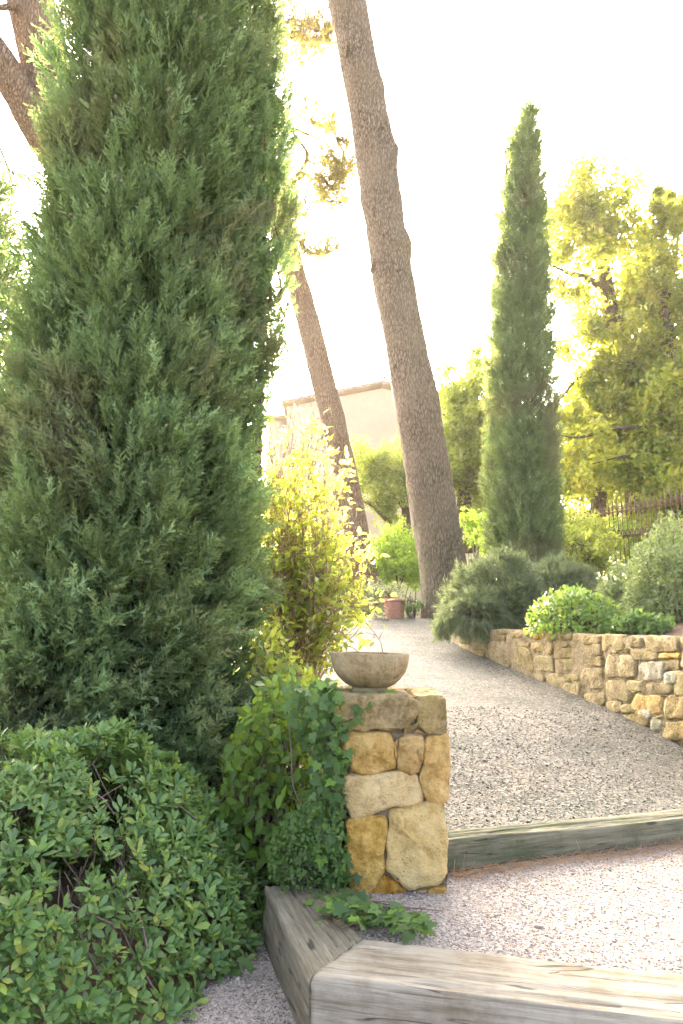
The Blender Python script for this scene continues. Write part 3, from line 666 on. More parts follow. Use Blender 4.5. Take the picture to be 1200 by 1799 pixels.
# ------------------------------------------------------------------ timber steps
def beam(name, label, a0, a1, b0, b1, zt, zb, mat, seed, cracks=(), zt2=None, group=None):
    """a0-a1 one long edge, b0-b1 the other (plan)"""
    a0, a1, b0, b1 = map(np.asarray, (a0, a1, b0, b1)); nL, per = 140, []
    wd = np.linalg.norm(b0 - a0); h = zt - zb; r = 0.02
    nw, nh = 30, 14
    c = []
    for k in np.linspace(0, 1, nw): c.append((k, 1.0))
    for k in np.linspace(1, 0, nh)[1:]: c.append((1.0, k))
    for k in np.linspace(1, 0, 6)[1:]: c.append((k, 0.0))
    for k in np.linspace(0, 1, nh)[1:-1]: c.append((0.0, k))
    c = np.array(c); m = len(c)
    s = np.linspace(0, 1, nL)[:, None]
    k = c[None, :, 0:1]; A = (a0 + (a1 - a0) * s)[:, None]; B = (b0 + (b1 - b0) * s)[:, None]
    XY = A * (1 - k) + B * k
    zz = zb + h * c[None, :, 1] + (0 if zt2 is None else (zt2 - zt) * s)
    V = np.concatenate([XY, np.broadcast_to(zz, XY.shape[:2])[..., None]], -1)
    cen = V.mean(1, keepdims=True); L = np.linalg.norm(a1 - a0)
    # rounded arrises
    du = np.minimum(c[:, 0], 1 - c[:, 0]) * wd; dv = np.minimum(c[:, 1], 1 - c[:, 1]) * h
    cor = np.clip(1 - np.maximum(du, dv) / 0.022, 0, 1)
    V = V + (cen - V) * (0.07 * cor ** 2)[None, :, None]
    q = np.stack([np.broadcast_to(s * L * 1.6, (nL, m)), np.broadcast_to(c[None, :, 0] * 9 + c[None, :, 1] * 5, (nL, m)), np.full((nL, m), seed * 2.3)], -1)
    dn = unit(V - cen)
    V = V + dn * (0.008 * fbm(q, 4, seed))[..., None]
    for (k0, k1, dpt, s0, s1) in cracks:
        line = k0 + (k1 - k0) * s + 0.03 * vnoise(np.concatenate([s * 9, 0 * s, 0 * s + seed], -1), 2)[:, None]
        on = (c[None, :, 1] > 0.99) * np.clip(1 - np.abs(c[None, :, 0] - line) / 0.035, 0, 1) * ((s > s0) & (s < s1))
        V[..., 2] -= dpt * on
    ex = (b0 + a0) / 2; dx = unit((a1 + b1) / 2 - ex); ang = math.atan2(dx[1], dx[0])
    # local frame: x along the grain
    Vl = V.reshape(-1, 3) - np.array([ex[0], ex[1], zb]); ca, sa = math.cos(ang), math.sin(ang)
    Vl = np.stack([Vl[:, 0] * ca + Vl[:, 1] * sa, -Vl[:, 0] * sa + Vl[:, 1] * ca, Vl[:, 2]], 1)
    i = np.arange(nL - 1)[:, None] * m; j = np.arange(m)[None]; j2 = (j + 1) % m
    F4 = np.stack([i + j, i + j2, i + m + j2, i + m + j], -1).reshape(-1, 4)
    Vl = np.vstack([Vl, Vl[:m].mean(0), Vl[-m:].mean(0)]); jj = np.arange(m)
    F3 = np.vstack([np.stack([(jj + 1) % m, jj, np.full(m, nL * m)], 1), np.stack([(nL - 1) * m + jj, (nL - 1) * m + (jj + 1) % m, np.full(m, nL * m + 1)], 1)])
    o = link(name, mesh_np(name, Vl, [F3, F4], mat, None, True)); o.location = (ex[0], ex[1], zb); o.rotation_euler = (0, 0, ang)
    return tag(o, label, 'timber', group)
gap = unit(cC - cB) 
nrmg = np.array([gap[1], -gap[0]])
beam('timber_beam', 'short grey weathered timber sleeper with a long split, half under ivy', cA, cB - fr_dir * 0.004, cD, cC - fr_dir * 0.004, ZT, -0.24, M['beam_grey'], 3, [(0.5, 0.62, 0.02, 0.0, 0.93), (0.8, 0.84, 0.012, 0.6, .95)])
beam('timber_beam', 'bleached timber sleeper with knots and brown stains edging the lower step', cB + fr_dir * 0.002, cE, cC + fr_dir * 0.002, cF, ZT + 0.004, -0.24, M['beam_pale'], 5, [(0.2, 0.1, 0.01, 0.02, 0.4), (0.7, 0.62, 0.008, 0.3, 0.6)])
# upper step
p0 = s2a - s2d * 0.32; p1 = s2a + s2d * 2.55
beam('timber_beam', 'long timber sleeper with mossy green face retaining the gravel path beside the pillar', p0, p1, p0 + n2 * 0.17, p1 + n2 * 0.17, zz1 - sl * 0.32, -0.06, M['beam_moss'], 8, [(0.5, 0.35, 0.012, 0.1, 0.7)], zt2=zz1 + sl * 2.55)
e0, e1 = np.array([-0.55, 7.3]), np.array([-0.28, 5.2])
beam('timber_beam', 'low timber edging sleeper between leaf litter and gravel path', e0, e1, e0 + [0.16, 0.02], e1 + [0.16, 0.02], path_z(7.3) + 0.07, path_z(7.3) - 0.08, M['beam_grey'], 12, zt2=path_z(5.2) + 0.07)

# ------------------------------------------------------------------ kerb, pot, far bits
kb = thing('kerb', 'low concrete kerb closing the top of the gravel path', 'kerb', W(690, 1095, 12.3))
kx0, kx1 = -2.2, 1.6
kz = W(700, 1091, 12.35)[2]
for a in range(6):
    x0 = kx0 + (kx1 - kx0) * a / 6; x1 = kx0 + (kx1 - kx0) * (a + 1) / 6
    part('kerb_stone', *box(((x0 + x1) / 2, 12.42 + 0.01 * (a % 2), kz - 0.12), (x1 - x0 - 0.015, 0.18, 0.25)), M['concrete'], kb)
for a, (px, py) in enumerate([(815, 1108), (850, 1128)]):
    pass
ps = [W(745, 1096, 12.2), W(790, 1104, 11.0), W(820, 1116, 10.0)]
for a in range(2):
    c0, c1 = ps[a], ps[a + 1]; mid = (c0 + c1) / 2; ln = np.linalg.norm((c1 - c0)[:2])
    part('kerb_stone', *box((mid[0], mid[1], mid[2] - 0.12), (ln - 0.02, 0.2, 0.32), math.atan2(c1[1] - c0[1], c1[0] - c0[0])), M['concrete'], kb)
bedf = np.array([[-3, 12.45], [1.9, 12.45]])
structure('flower_bed', *grid(np.linspace(-5, 2.2, 40), np.linspace(12.48, 19, 40), lambda x, y: kz - 0.03 + 0.09 * (y - 12.48) + 0.03 * fbm(np.stack([x * 2, y * 2, 0 * x], -1), 2, 3)), M['soil'])
pc_ = W(693, 1090, 12.75); pr_ = 20.5 / FPX * 12.75; ph = W(693, 1052, 12.75)[2] - pc_[2]
pot = thing('plant_pot', 'empty pink terracotta flower pot standing by the kerb at the pine foot', 'pot', pc_)
V, F = lathe([(0, 0.0), (pr_ * .70, 0.0), (pr_ * .74, 0.02), (pr_ * .92, ph * .84), (pr_ * .90, ph * .86), (pr_ * .84, ph * .86), (pr_ * .66, 0.05), (0, 0.05)], 40, pc_)
part('pot_body', V, F, M['terracotta'], pot, smooth=True)
V, F = lathe([(pr_ * .86, ph * .84), (pr_ * .98, ph * .85), (pr_ * 1.02, ph * .9), (pr_ * 1.02, ph * .98), (pr_ * .98, ph), (pr_ * .88, ph), (pr_ * .86, ph * .84)], 40, pc_)
part('pot_rim', V, F, M['terracotta'], pot, smooth=True)

# ------------------------------------------------------------------ house
HY = 31.0
rl = W(494, 704, HY); rg = W(671, 668, HY); rr = np.array([2 * rg[0] - rl[0] + 0.6, HY, rl[2] - 0.1])
house = thing('house', 'cream plastered house gable with clay tile roof edge behind the pines', 'house', (rg[0], HY, ground_z(np.array(0.0), np.array(HY))))
gz = float(house.location[2])
gp = np.array([(rl[0] + 0.25, gz - 0.5), (rr[0] - 0.25, gz - 0.5), (rr[0] - 0.25, rr[2] - 0.2), (rg[0], rg[2] - 0.3), (rl[0] + 0.25, rl[2] - 0.2)])
V = np.vstack([np.c_[gp[:, 0], np.full(5, HY + 0.3), gp[:, 1]], np.c_[gp[:, 0], np.full(5, HY + 11), gp[:, 1]]])
q = [[k, (k + 1) % 5, (k + 1) % 5 + 5, k + 5] for k in range(5)]
me = mesh_np('wall', V - np.array(house.location), [np.array(q)], M['plaster'])
wo = link('wall', me, house)
part('gable', V[:5] + np.array([0, -0.003, 0]), [np.array([[0, 1, 2], [0, 2, 4], [2, 3, 4]])], M['plaster'], house)
sideb = Bag()
for (a, b) in ((rl, rg), (rr, rg)):
    d_ = unit(b - a); nrm = np.array([-d_[2], 0, d_[0]]); nrm = nrm if nrm[2] > 0 else -nrm
    lo = a - nrm * 0.0; hi = b
    Vs = []
    for p in (lo, hi):
        for yy in (HY, HY + 11.3):
            for th in (-0.16, -0.04): Vs.append([p[0] + nrm[0] * th, yy, p[2] + nrm[2] * th])
    Fs = np.array([[0, 1, 3, 2], [4, 6, 7, 5], [0, 4, 5, 1], [2, 3, 7, 6], [0, 2, 6, 4], [1, 5, 7, 3]])
    ro = part('roof', np.array(Vs), [Fs], M['rooftile'], house)
    L = np.linalg.norm(b - a); nT = int(L / 0.42)
    sidev = np.array([0, 1.0, 0])
    for row in range(3):
        for k in range(nT):
            c = a + d_ * (k + 0.5) * L / nT + nrm * 0.0
            th = np.linspace(0, math.pi, 7); Vt = []
            for e, (rr_, lift) in zip((-0.5, 0.5), ((0.12, 0.035), (0.10, 0.0))):
                for t in th:
                    Vt.append(c + d_ * e * L / nT * 1.12 + sidev * (row * 0.26 + 0.12 - rr_ * math.cos(t)) + nrm * (math.sin(t) * rr_ * 0.8 + lift - 0.05))
            jx = np.arange(6); Ft = np.stack([jx, jx + 1, jx + 8, jx + 7], 1)
            part('roof_tile', np.array(Vt), [Ft], M['rooftile'], house, smooth=True)
ax0 = W(472, 735, HY + 1.5); ax1 = rl[0] + 0.2; azt = ax0[2]  # added block left of the house, shaped to keep sun off the terrace
part('sun_block', *box(((ax0[0] + ax1) / 2, HY + 5, (azt + gz) / 2 - .3), (ax1 - ax0[0], 7, azt - gz + .5)), M['plaster'], house)
part('sun_block_top', *box(((ax0[0] + ax1) / 2 - .1, HY + 5, azt + .02), (ax1 - ax0[0] + .1, 7.6, .16)), M['rooftile'], house)
fb = Bag(); fb.add(*tube([rg + [0.1, 0.4, -0.1], rg + [0.1, 0.4, 0.12], rg + [0.16, 0.4, 0.3], rg + [0.2, 0.4, 0.42]], [0.08, 0.05, 0.07, 0.02], 8, 8))
fb.add(*tube([rg + [-0.1, 0.4, -0.02], rg + [0.3, 0.4, 0.0]], [0.1, 0.1], 8)); fb.part('ridge_ornament', M['treebark'], house, True)

# ------------------------------------------------------------------ iron fence
fa = W(1215, 880, 12.4); fb_ = W(980, 914, 16.6); fcx = W(800, 918, 19.5)
fence = thing('iron_fence', 'rusty wrought iron fence with pointed spear bars beyond the planting bed', 'fence', (fa + fb_) / 2 - [0, 0, 1.6])
def fence_run(p, q, nb, h):
    d_ = unit(q - p)
    for off in (0.0, -0.30 * h, -0.92 * h):
        V, F = tube([p + [0, 0, off], q + [0, 0, off]], [0.015, 0.015], 6); part('rail', V, F, M['iron'], fence)
    for k in range(nb):
        c = p + (q - p) * (k + 0.5) / nb
        b = Bag()
        b.add(*tube([c - [0, 0, h], c + [0, 0, 0.10]], [0.010, 0.010], 6))
        bar = b.part('bar', M['iron'], fence)
        f = Bag(); cl_ = Bag()
        f.add(*tube([c + [0, 0, -0.095], c + [0, 0, 0.12], c + [0, 0, 0.14], c + [0, 0, 0.38]], [0.020, 0.020, 0.013, 0.003], 6))
        for sg in (-1, 1):
            f.add(*tube([c + [0, 0, -0.09], c + d_ * sg * 0.03 + [0, 0, -0.03], c + d_ * sg * 0.075 + [0, 0, 0.0]], [0.012, 0.010, 0.009], 4, 5))
            f.add(*tube([c + [0, 0, 0.03], c + d_ * sg * 0.05 + [0, 0, 0.07], c + d_ * sg * 0.045 + [0, 0, 0.13]], [0.01, 0.01, 0.006], 4, 5))
            cl_.add(*tube([c + [0, 0, -0.30 * h], c + d_ * sg * 0.05 + [0, 0, -0.30 * h - 0.05], c + d_ * sg * 0.05 + [0, 0, -0.30 * h + 0.09], c + [0, 0, -0.30 * h + 0.13]], [0.012] * 4, 4, 6))
        o = f.part('spear_head', M['iron'], bar); cl_.part('scroll', M['iron'], bar)
fence_run(fa, fb_, 30, 1.75)
fence_run(fb_ + unit(fcx - fb_) * 0.05, fcx, 18, 1.75)

# ------------------------------------------------------------------ foliage templates (+Y along the leaf, +Z its upper side)
def leaf_tmpl(w=0.42, fold=0.10, curl=-0.12, wide=0.6):
    """obovate or ovate leaf folded along its midrib; wide = where it is widest"""
    ys = [0.0, wide * 0.5, wide, (1 + wide) / 2, 1.0]; hw = [0.03, w * 0.38, w * 0.5, w * 0.36, 0.0]
    V = []; zc = [curl * (y ** 2) for y in ys]
    for y, h, z in zip(ys[:-1], hw[:-1], zc): V += [(-h, y, z + fold * h * 2), (0, y, z), (h, y, z + fold * h * 2)]
    V.append((0, 1.0, zc[-1])); F4 = []; F3 = []
    for k in range(3):
        b = k * 3; F4 += [(b, b + 1, b + 4, b + 3), (b + 1, b + 2, b + 5, b + 4)]
    F3 = [(9, 10, 12), (10, 11, 12)]
    return np.array(V, float), [np.array(F3), np.array(F4)]
def leaf_mid(w=0.45, fold=0.12, curl=-0.1, wide=0.6):
    h = w / 2; V = [(0, 0, 0), (-h * .8, wide * .6, fold * h), (h * .8, wide * .6, fold * h), (-h * .9, wide * 1.15, curl * .4 + fold * h), (h * .9, wide * 1.15, curl * .4 + fold * h), (0, 1, curl), (0, wide, curl * .3)]
    return np.array(V, float), [np.array([(0, 6, 1), (0, 2, 6), (1, 6, 3), (2, 4, 6), (3, 6, 5), (6, 4, 5)])]
def leaf_small(w=0.5):
    V = [(0, 0, 0), (-w / 2, 0.5, 0.07), (0, 1, -0.06), (w / 2, 0.5, 0.07)]
    return np.array(V, float), [np.array([(0, 2, 1), (0, 3, 2)])]
def ivy_tmpl():
    out = [(0, 0.0), (0.28, -0.12), (0.46, 0.08), (0.36, 0.22), (0.55, 0.45), (0.24, 0.50), (0, 1.0)]
    pts = out + [(-x, y) for x, y in out[1:-1][::-1]]
    V = [(x, y, 0.10 * abs(x) - 0.10 * (y - 0.3) ** 2) for x, y in pts] + [(0, 0.3, 0.0)]
    n = len(pts); F = [(k, (k + 1) % n, n) for k in range(n)]
    return np.array(V, float), [np.array(F)]
def frond_tmpl(seed, ns=12, w=0.038, spread=0.55, lat=0.30):
    r = np.random.default_rng(seed); V = []; F = []
    def strand(b, d, L, ww):
        d = d / np.linalg.norm(d); s = np.cross(d, r.normal(size=3)); s /= np.linalg.norm(s)
        k = len(V); V.extend([b + s * ww, b + d * L, b - s * ww]); F.append((k, k + 1, k + 2))
    strand(np.zeros(3), np.array([0, 1, 0.0]), 1.0, w * 0.6)
    for j in range(ns):
        y = 0.05 + 0.82 * j / ns + r.uniform(-.03, .03); sg = 1 if j % 2 else -1; a = r.uniform(.45, .95) * spread / .55
        d = np.array([sg * math.sin(a), math.cos(a), r.normal() * 0.32])
        L = lat * (1.15 - 0.75 * y) * r.uniform(.75, 1.25); b = np.array([0, y, r.normal() * .015])
        strand(b, d, L, w)
        if L > lat * 0.5: strand(b + d * L * .45, d + np.array([-sg * .35, .5, r.normal() * .3]), L * .55, w * .8)
    return np.array(V), [np.array(F)]
def needle_tmpl(seed, n=22, w=0.012, spread=1.0):
    r = np.random.default_rng(seed); V = []; F = []
    for _ in range(n):
        d = np.array([r.normal() * .55 * spread, 1.0, r.normal() * .55 * spread]); d /= np.linalg.norm(d)
        s = np.cross(d, r.normal(size=3)); s = s / np.linalg.norm(s) * w; k = len(V); b = np.array([0, r.uniform(0, .35), 0]); L = r.uniform(.5, .8)
        V.extend([b - s, b + s, b + d * L]); F.append((k, k + 1, k + 2))
    return np.array(V), [np.array(F)]
FRONDS = [frond_tmpl(s) for s in range(5)]
FFAR = [frond_tmpl(s + 20, 8, 0.05, 0.5, 0.36) for s in range(4)]
NEED = [needle_tmpl(s, 30, 0.012) for s in range(4)]
ROSE = [needle_tmpl(s + 9, 9, 0.038, 0.75) for s in range(4)]
OBOV = leaf_tmpl(0.42, 0.12, -0.10, 0.66)
OVAT = leaf_tmpl(0.5, 0.16, -0.16, 0.42)
CAML = leaf_tmpl(0.46, 0.22, -0.22, 0.48)
SMALL = leaf_small()
IVY = ivy_tmpl()

def multi_scatter(tm, pos, yd, zh, sc):
    b = Bag(); g = rng.integers(0, len(tm), len(pos))
    for k, t in enumerate(tm):
        s = g == k
        if s.any():
            V, F, R = scatter(t, pos[s], yd[s], zh[s], sc[s]); b.add(V, F, R)
    return b
CAMP = np.array([0, 0, CAMZ])
def in_view(P):
    d = P - CAMP; f = d[:, 1] * cp + d[:, 2] * sp; u = -d[:, 1] * sp + d[:, 2] * cp
    x = 600 + FPX * d[:, 0] / np.maximum(f, .01); y = 899.5 - FPX * u / np.maximum(f, .01)
    return (f > 0.1) & (x > 0) & (x < 1200) & (y > 0) & (y < 1799), f
def leaves(root, tmpl, pos, yd, zh, sc, mat, n_single=0, score=None, name='leaf', rest='foliage', mass=None):
    """the n_single leaves that show largest are objects of their own, the rest one part"""
    pick = np.zeros(len(pos), bool)
    if n_single:
        iv, f = in_view(pos); val = np.where(iv, sc / f, 0) * (1.0 if score is None else score)
        pick[np.argsort(-val)[:n_single]] = True
    if (~pick).any():
        V, F, R = scatter(mass or tmpl, pos[~pick], yd[~pick], zh[~pick], sc[~pick]); part(rest, V, F, mat, root, R, True, 'stuff')
    if n_single:
        me = mesh_np(name, tmpl[0], tmpl[1], mat, None, True)
        y = unit(yd); z = unit(zh - (zh * y).sum(1, keepdims=True) * y); x = np.cross(y, z); off = np.array(root.location)
        for k in np.where(pick)[0]:
            o = link(name, me, root); s = sc[k]; p = pos[k] - off
            o.matrix_local = Matrix(((x[k, 0] * s, y[k, 0] * s, z[k, 0] * s, p[0]), (x[k, 1] * s, y[k, 1] * s, z[k, 1] * s, p[1]), (x[k, 2] * s, y[k, 2] * s, z[k, 2] * s, p[2]), (0, 0, 0, 1)))

# ------------------------------------------------------------------ cypresses
def cypress(root, axis_xy, prof_z, prof_r, n_cl, per, flen, mat, tm, seed, up=0.9, lump=0.10, plume=0.34, prad=0.09, inner=0.35, shift=None, lo_sweep=None, tk='trunk', front=0.0, fill=0, zdens=None):
    r_ = np.random.default_rng(seed)
    zs = np.linspace(prof_z[0], prof_z[-1], 400); rs = np.interp(zs, prof_z, prof_r)
    cdf = np.cumsum((rs + 0.05) * (1 if zdens is None else np.interp(zs, *zdens))); cdf = cdf / cdf[-1]
    z = np.interp(r_.random(n_cl), cdf, zs); th = r_.random(n_cl) * 2 * math.pi
    if front:                                           # denser on the side towards the camera
        tow = math.atan2(-axis_xy[1], -axis_xy[0]); th = np.where(r_.random(n_cl) < front, tow + r_.uniform(-1.75, 1.75, n_cl), th)
    R = np.interp(z, prof_z, prof_r)
    R = R * (1 + lump * 1.6 * vnoise(np.stack([np.cos(th) * 1.7, np.sin(th) * 1.7, z * 0.9], -1), seed))
    deep = r_.random(n_cl) < inner
    R = np.where(deep, R * r_.uniform(.55, .85, n_cl), R * r_.uniform(.86, 1.08, n_cl))
    o = np.stack([np.cos(th), np.sin(th), 0 * th], -1); tg = np.stack([-np.sin(th), np.cos(th), 0 * th], -1)
    cx = np.array([axis_xy[0], axis_xy[1]]) + (0 if shift is None else np.stack([np.interp(z, *shift), 0 * z], -1))
    c = np.concatenate([cx * np.ones((n_cl, 2)), z[:, None]], 1) + o * R[:, None]
    a = o * 0.48 + np.array([0, 0, 1]) * up + tg * r_.normal(0, .22, (n_cl, 1)) + r_.normal(0, .10, (n_cl, 3))
    if lo_sweep is not None:
        s = smooth(lo_sweep[1], lo_sweep[0], z)[:, None]
        a = a + s * np.array([0.55, -0.25, -0.35])
    a = unit(a)
    N = n_cl * per; ci = np.repeat(np.arange(n_cl), per)
    size = r_.uniform(.7, 1.35, n_cl)
    t = r_.random(N) ** 0.8; pl = (plume * size)[ci]
    rad = unit(r_.normal(size=(N, 3))); rad = unit(rad - (rad * a[ci]).sum(1, keepdims=True) * a[ci])
    wid = (prad * size)[ci] * np.sin(np.pi * np.clip(t * 0.8 + 0.12, 0, 1)) * np.sqrt(r_.random(N))
    pos = c[ci] + a[ci] * ((t - 0.65) * pl)[:, None] + rad * wid[:, None]
    yd = unit(a[ci] + rad * r_.uniform(.10, .65, (N, 1)) + o[ci] * 0.15)
    zh = o[ci] + 0.6 * r_.normal(size=(N, 3))
    sc = flen * r_.uniform(.65, 1.25, N)
    # clump-wise colour: neighbours share a tone
    b = Bag(); g = r_.integers(0, len(tm), N); tone = r_.random(n_cl)
    for k, tmk in enumerate(tm):
        s = g == k; V, F, Rn = scatter(tmk, pos[s], yd[s], zh[s], sc[s])
        kk = len(tmk[0]); b.add(V, F, np.clip(0.65 * np.repeat(tone[ci[s]], kk) + 0.35 * Rn, 0, .999))
    if fill:                                            # older inner sprays
        zf = np.interp(r_.random(fill), cdf, zs); tf = r_.random(fill) * 2 * math.pi; rf = np.interp(zf, prof_z, prof_r) * r_.uniform(.25, .70, fill)
        of = np.stack([np.cos(tf), np.sin(tf), 0 * tf], -1); cf = np.array([axis_xy[0], axis_xy[1]]) + (0 if shift is None else np.stack([np.interp(zf, *shift), 0 * zf], -1))
        pf = np.concatenate([cf * np.ones((fill, 2)), zf[:, None]], 1) + of * rf[:, None]
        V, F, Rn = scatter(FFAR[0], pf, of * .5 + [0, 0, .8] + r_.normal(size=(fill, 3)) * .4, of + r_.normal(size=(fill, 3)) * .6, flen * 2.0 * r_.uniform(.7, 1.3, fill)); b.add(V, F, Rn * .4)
    b.part('crown', mat, root, kind='stuff')
    # branches reaching up from the trunk
    base = np.array(root.location); H = prof_z[-1]
    tr = tube([(axis_xy[0], axis_xy[1], base[2] - .1), (axis_xy[0] + .02, axis_xy[1], (base[2] + H) * .4), (axis_xy[0], axis_xy[1], H * .93)], [max(prof_r) * .17, max(prof_r) * .11, .015], 12, 12)
    part(tk, *tr, M['treebark'], root, smooth=True)
    bb = Bag()
    for _ in range(n_cl // 5):
        k = r_.integers(0, n_cl); e = c[k] - o[k] * 0.05
        s = np.array([axis_xy[0], axis_xy[1], max(base[2] + .05, e[2] - r_.uniform(.3, .9) * max(.4, R[k]))])
        mdl = (s + e) / 2 + o[k] * .12 - np.array([0, 0, .08])
        bb.add(*tube([s, mdl, e], [.016, .011, .004], 4, 6, cap=False))
    bb.part('branches', M['deadtwig'], root, kind='stuff')

cz = ground_z(np.array(-1.4), np.array(4.45))
r1 = thing('cypress_tree', 'big dense feathery green cypress filling the view above the leafy hedge', 'tree', (-1.38, 4.45, float(cz)))
cypress(r1, (-1.38, 4.45), [0.15, 0.5, 1.2, 2.2, 3.2, 4.5, 5.6, 7.0, 8.4, 9.3], [0.80, 0.83, 0.80, 0.73, 0.67, 0.62, 0.58, 0.50, 0.28, 0.03], 980, 27, 0.195, M['cypress'], FRONDS, 3, lo_sweep=(0.6, 2.6), shift=([0, 3.4, 5, 10], [0, 0, .09, .09]), front=.6, plume=.48, prad=.085, lump=.12, inner=.22, fill=7000, zdens=([0, 6, 6.6, 10], [1, 1, .35, .3]))
# second leader on its right shoulder
lead = thing('cypress_leader', 'narrow second leader of the big cypress rising on its right shoulder', 'tree', (-0.72, 4.5, 2.2)); 
cypress(lead, (-0.58, 4.5), [2.6, 3.2, 4.0, 4.8, 5.3, 5.7], [0.10, 0.17, 0.22, 0.19, 0.11, 0.02], 210, 20, 0.125, M['cypress'], FRONDS, 8, up=1.2, lump=0.05, plume=.28, prad=.07, tk='leader_stem')
for ch in list(lead.children):                      # it belongs to the big cypress
    ch.parent = r1; ch.location = Vector(lead.location) - Vector(r1.location); ch.name = {'crown': 'leader_crown', 'leader_stem': 'leader_stem'}.get(ch.name.split('.')[0], 'leader_branches')
bpy.data.objects.remove(lead)
r2 = thing('cypress_tree', 'dark shaded cypress behind the left side of the big one', 'tree', (-3.6, 6.2, float(ground_z(np.array(-3.7), np.array(6.2)))))
cypress(r2, (-3.6, 6.2), [0.4, 1.0, 2.0, 3.2, 4.4, 5.6], [0.8, 0.95, 0.98, 0.9, 0.62, 0.05], 420, 13, 0.17, M['cypress'], FFAR, 13, fill=1500)
rc = W(921, 985, 11.2)
r3 = thing('cypress_tree', 'slim pencil cypress standing alone behind the rosemary mound', 'tree', rc - [0, 0, .15])
hz = [W(900, yy, 11.2)[2] for yy in (1000, 960, 850, 700, 560, 420, 310, 240, 197)]
hw = [.95 * k / FPX * 11.2 for k in (50, 59, 61, 56, 50, 43, 30, 17, 2)]
sh = (hz, [W(px, yy, 11.2)[0] - rc[0] for px, yy in zip((922, 922, 918, 916, 917, 917, 920, 924, 931), (1000, 960, 850, 700, 560, 420, 310, 240, 197))])
cypress(r3, (rc[0], 11.2), hz, hw, 1000, 15, 0.18, M['cypress_far'], FFAR, 23, up=1.1, lump=0.07, plume=.36, prad=.075, shift=sh, inner=.2, front=.5, fill=2500)

# ------------------------------------------------------------------ pines
def trunk(root, px_pts, radii, mat, seg=64, n=150, amp=0.05, seed=0, name='trunk', burls=()):
    P = np.array([W(*p) for p in px_pts])
    def disp(V, Nn, th, kk):
        q = V * np.array([1, 1, .35]); d = amp * .8 * fbm(q * 1.4, 3, seed) + amp * .30 * np.abs(fbm(V * np.array([9, 9, 3.0]), 3, seed + 3))
        for (px, py, Y, rr, hh) in burls:
            c = W(px, py, Y); d = d + hh * np.exp(-((V - c) ** 2).sum(-1) / rr ** 2)
        return d
    V, F = tube(P, radii, seg, n, disp)
    return part(name, V, F, mat, root, smooth=True)
def needles(root, clumps, per, size, seed, droop=0.0, mat='pine'):
    r_ = np.random.default_rng(seed); pos = []; yd = []; tw = Bag()
    for (c, R) in clumps:
        c = np.asarray(c); k = max(3, int(per))
        sub = c + r_.normal(size=(k, 3)) * R * np.array([.55, .55, .38])
        for s in sub:
            d = unit(s - c + np.array([0, 0, .15]) * R); m = r_.integers(5, 9)
            p = s + d * np.linspace(-.5, .5, m)[:, None] * R * .7 + r_.normal(size=(m, 3)) * R * .07
            pos.append(p); yd.append(d + r_.normal(size=(m, 3)) * .5 + [0, 0, .25])
            tw.add(*tube([c + (s - c) * .1, (c + s) / 2 + [0, 0, -.06 * R], s + d * .3 * R], [.02 * R + .004, .012 * R + .003, .003], 4, 4, cap=False))
    pos = np.concatenate(pos); yd = np.concatenate(yd)
    multi_scatter(NEED, pos, yd, r_.normal(size=pos.shape), size * r_.uniform(.7, 1.3, len(pos))).part('crown', M[mat], root, kind='stuff')
    tw.part('twigs', M['twig'], root, kind='stuff')
def limb(root, px_pts, radii, mat='pinebark_warm', seed=1, n=24, name='branch'):
    P = np.array([W(*p) for p in px_pts])
    V, F = tube(P, radii, 10, n, lambda V, N, t, k: 0.12 * max(radii) * fbm(V * 3, 2, seed))
    return part(name, V, F, M[mat], root, smooth=True)

p1 = thing('pine_tree', 'massive grey barked pine trunk with knobbly burls leaning over the path end', 'tree', W(785, 1080, 12.9))
s12 = lambda k, Y: k / FPX * Y / 2
trunk(p1, [(789, 1090, 13.0), (781, 1020, 13.0), (768, 940, 13.0), (750, 830, 13.0), (733, 720, 12.9), (712, 610, 12.8), (692, 500, 12.7), (682, 430, 12.6), (668, 330, 12.5), (655, 240, 12.4), (634, 120, 12.2), (610, 0, 12.0), (580, -130, 11.8)],
      [s12(98, 13), s12(86, 13), s12(81, 13), s12(81, 13), s12(81, 13), s12(74, 13), s12(70, 13.4), s12(68, 13.6), s12(68, 13.8), s12(66, 14), s12(64, 14), s12(63, 14), s12(60, 14)], M['pinebark'], 72, 240, 0.05, 3,
      burls=[(712, 425, 12.4, .26, .12), (690, 265, 12.3, .22, .08), (629, 348, 12.3, .28, .07), (640, 130, 12.0, .3, .05), (672, 150, 12.1, .2, .05)])
limb(p1, [(580, -130, 11.8), (540, -330, 11.5), (560, -560, 11.3)], [.3, .22, .06], 'pinebark')
limb(p1, [(585, -110, 11.8), (680, -300, 12.2), (760, -520, 12.8)], [.22, .16, .04], 'pinebark')
needles(p1, [(W(560 + 100 * math.cos(k), -480 + 110 * math.sin(k * 1.7), 11.5 + math.sin(k)), 1.3) for k in range(6)], 10, .22, 31)

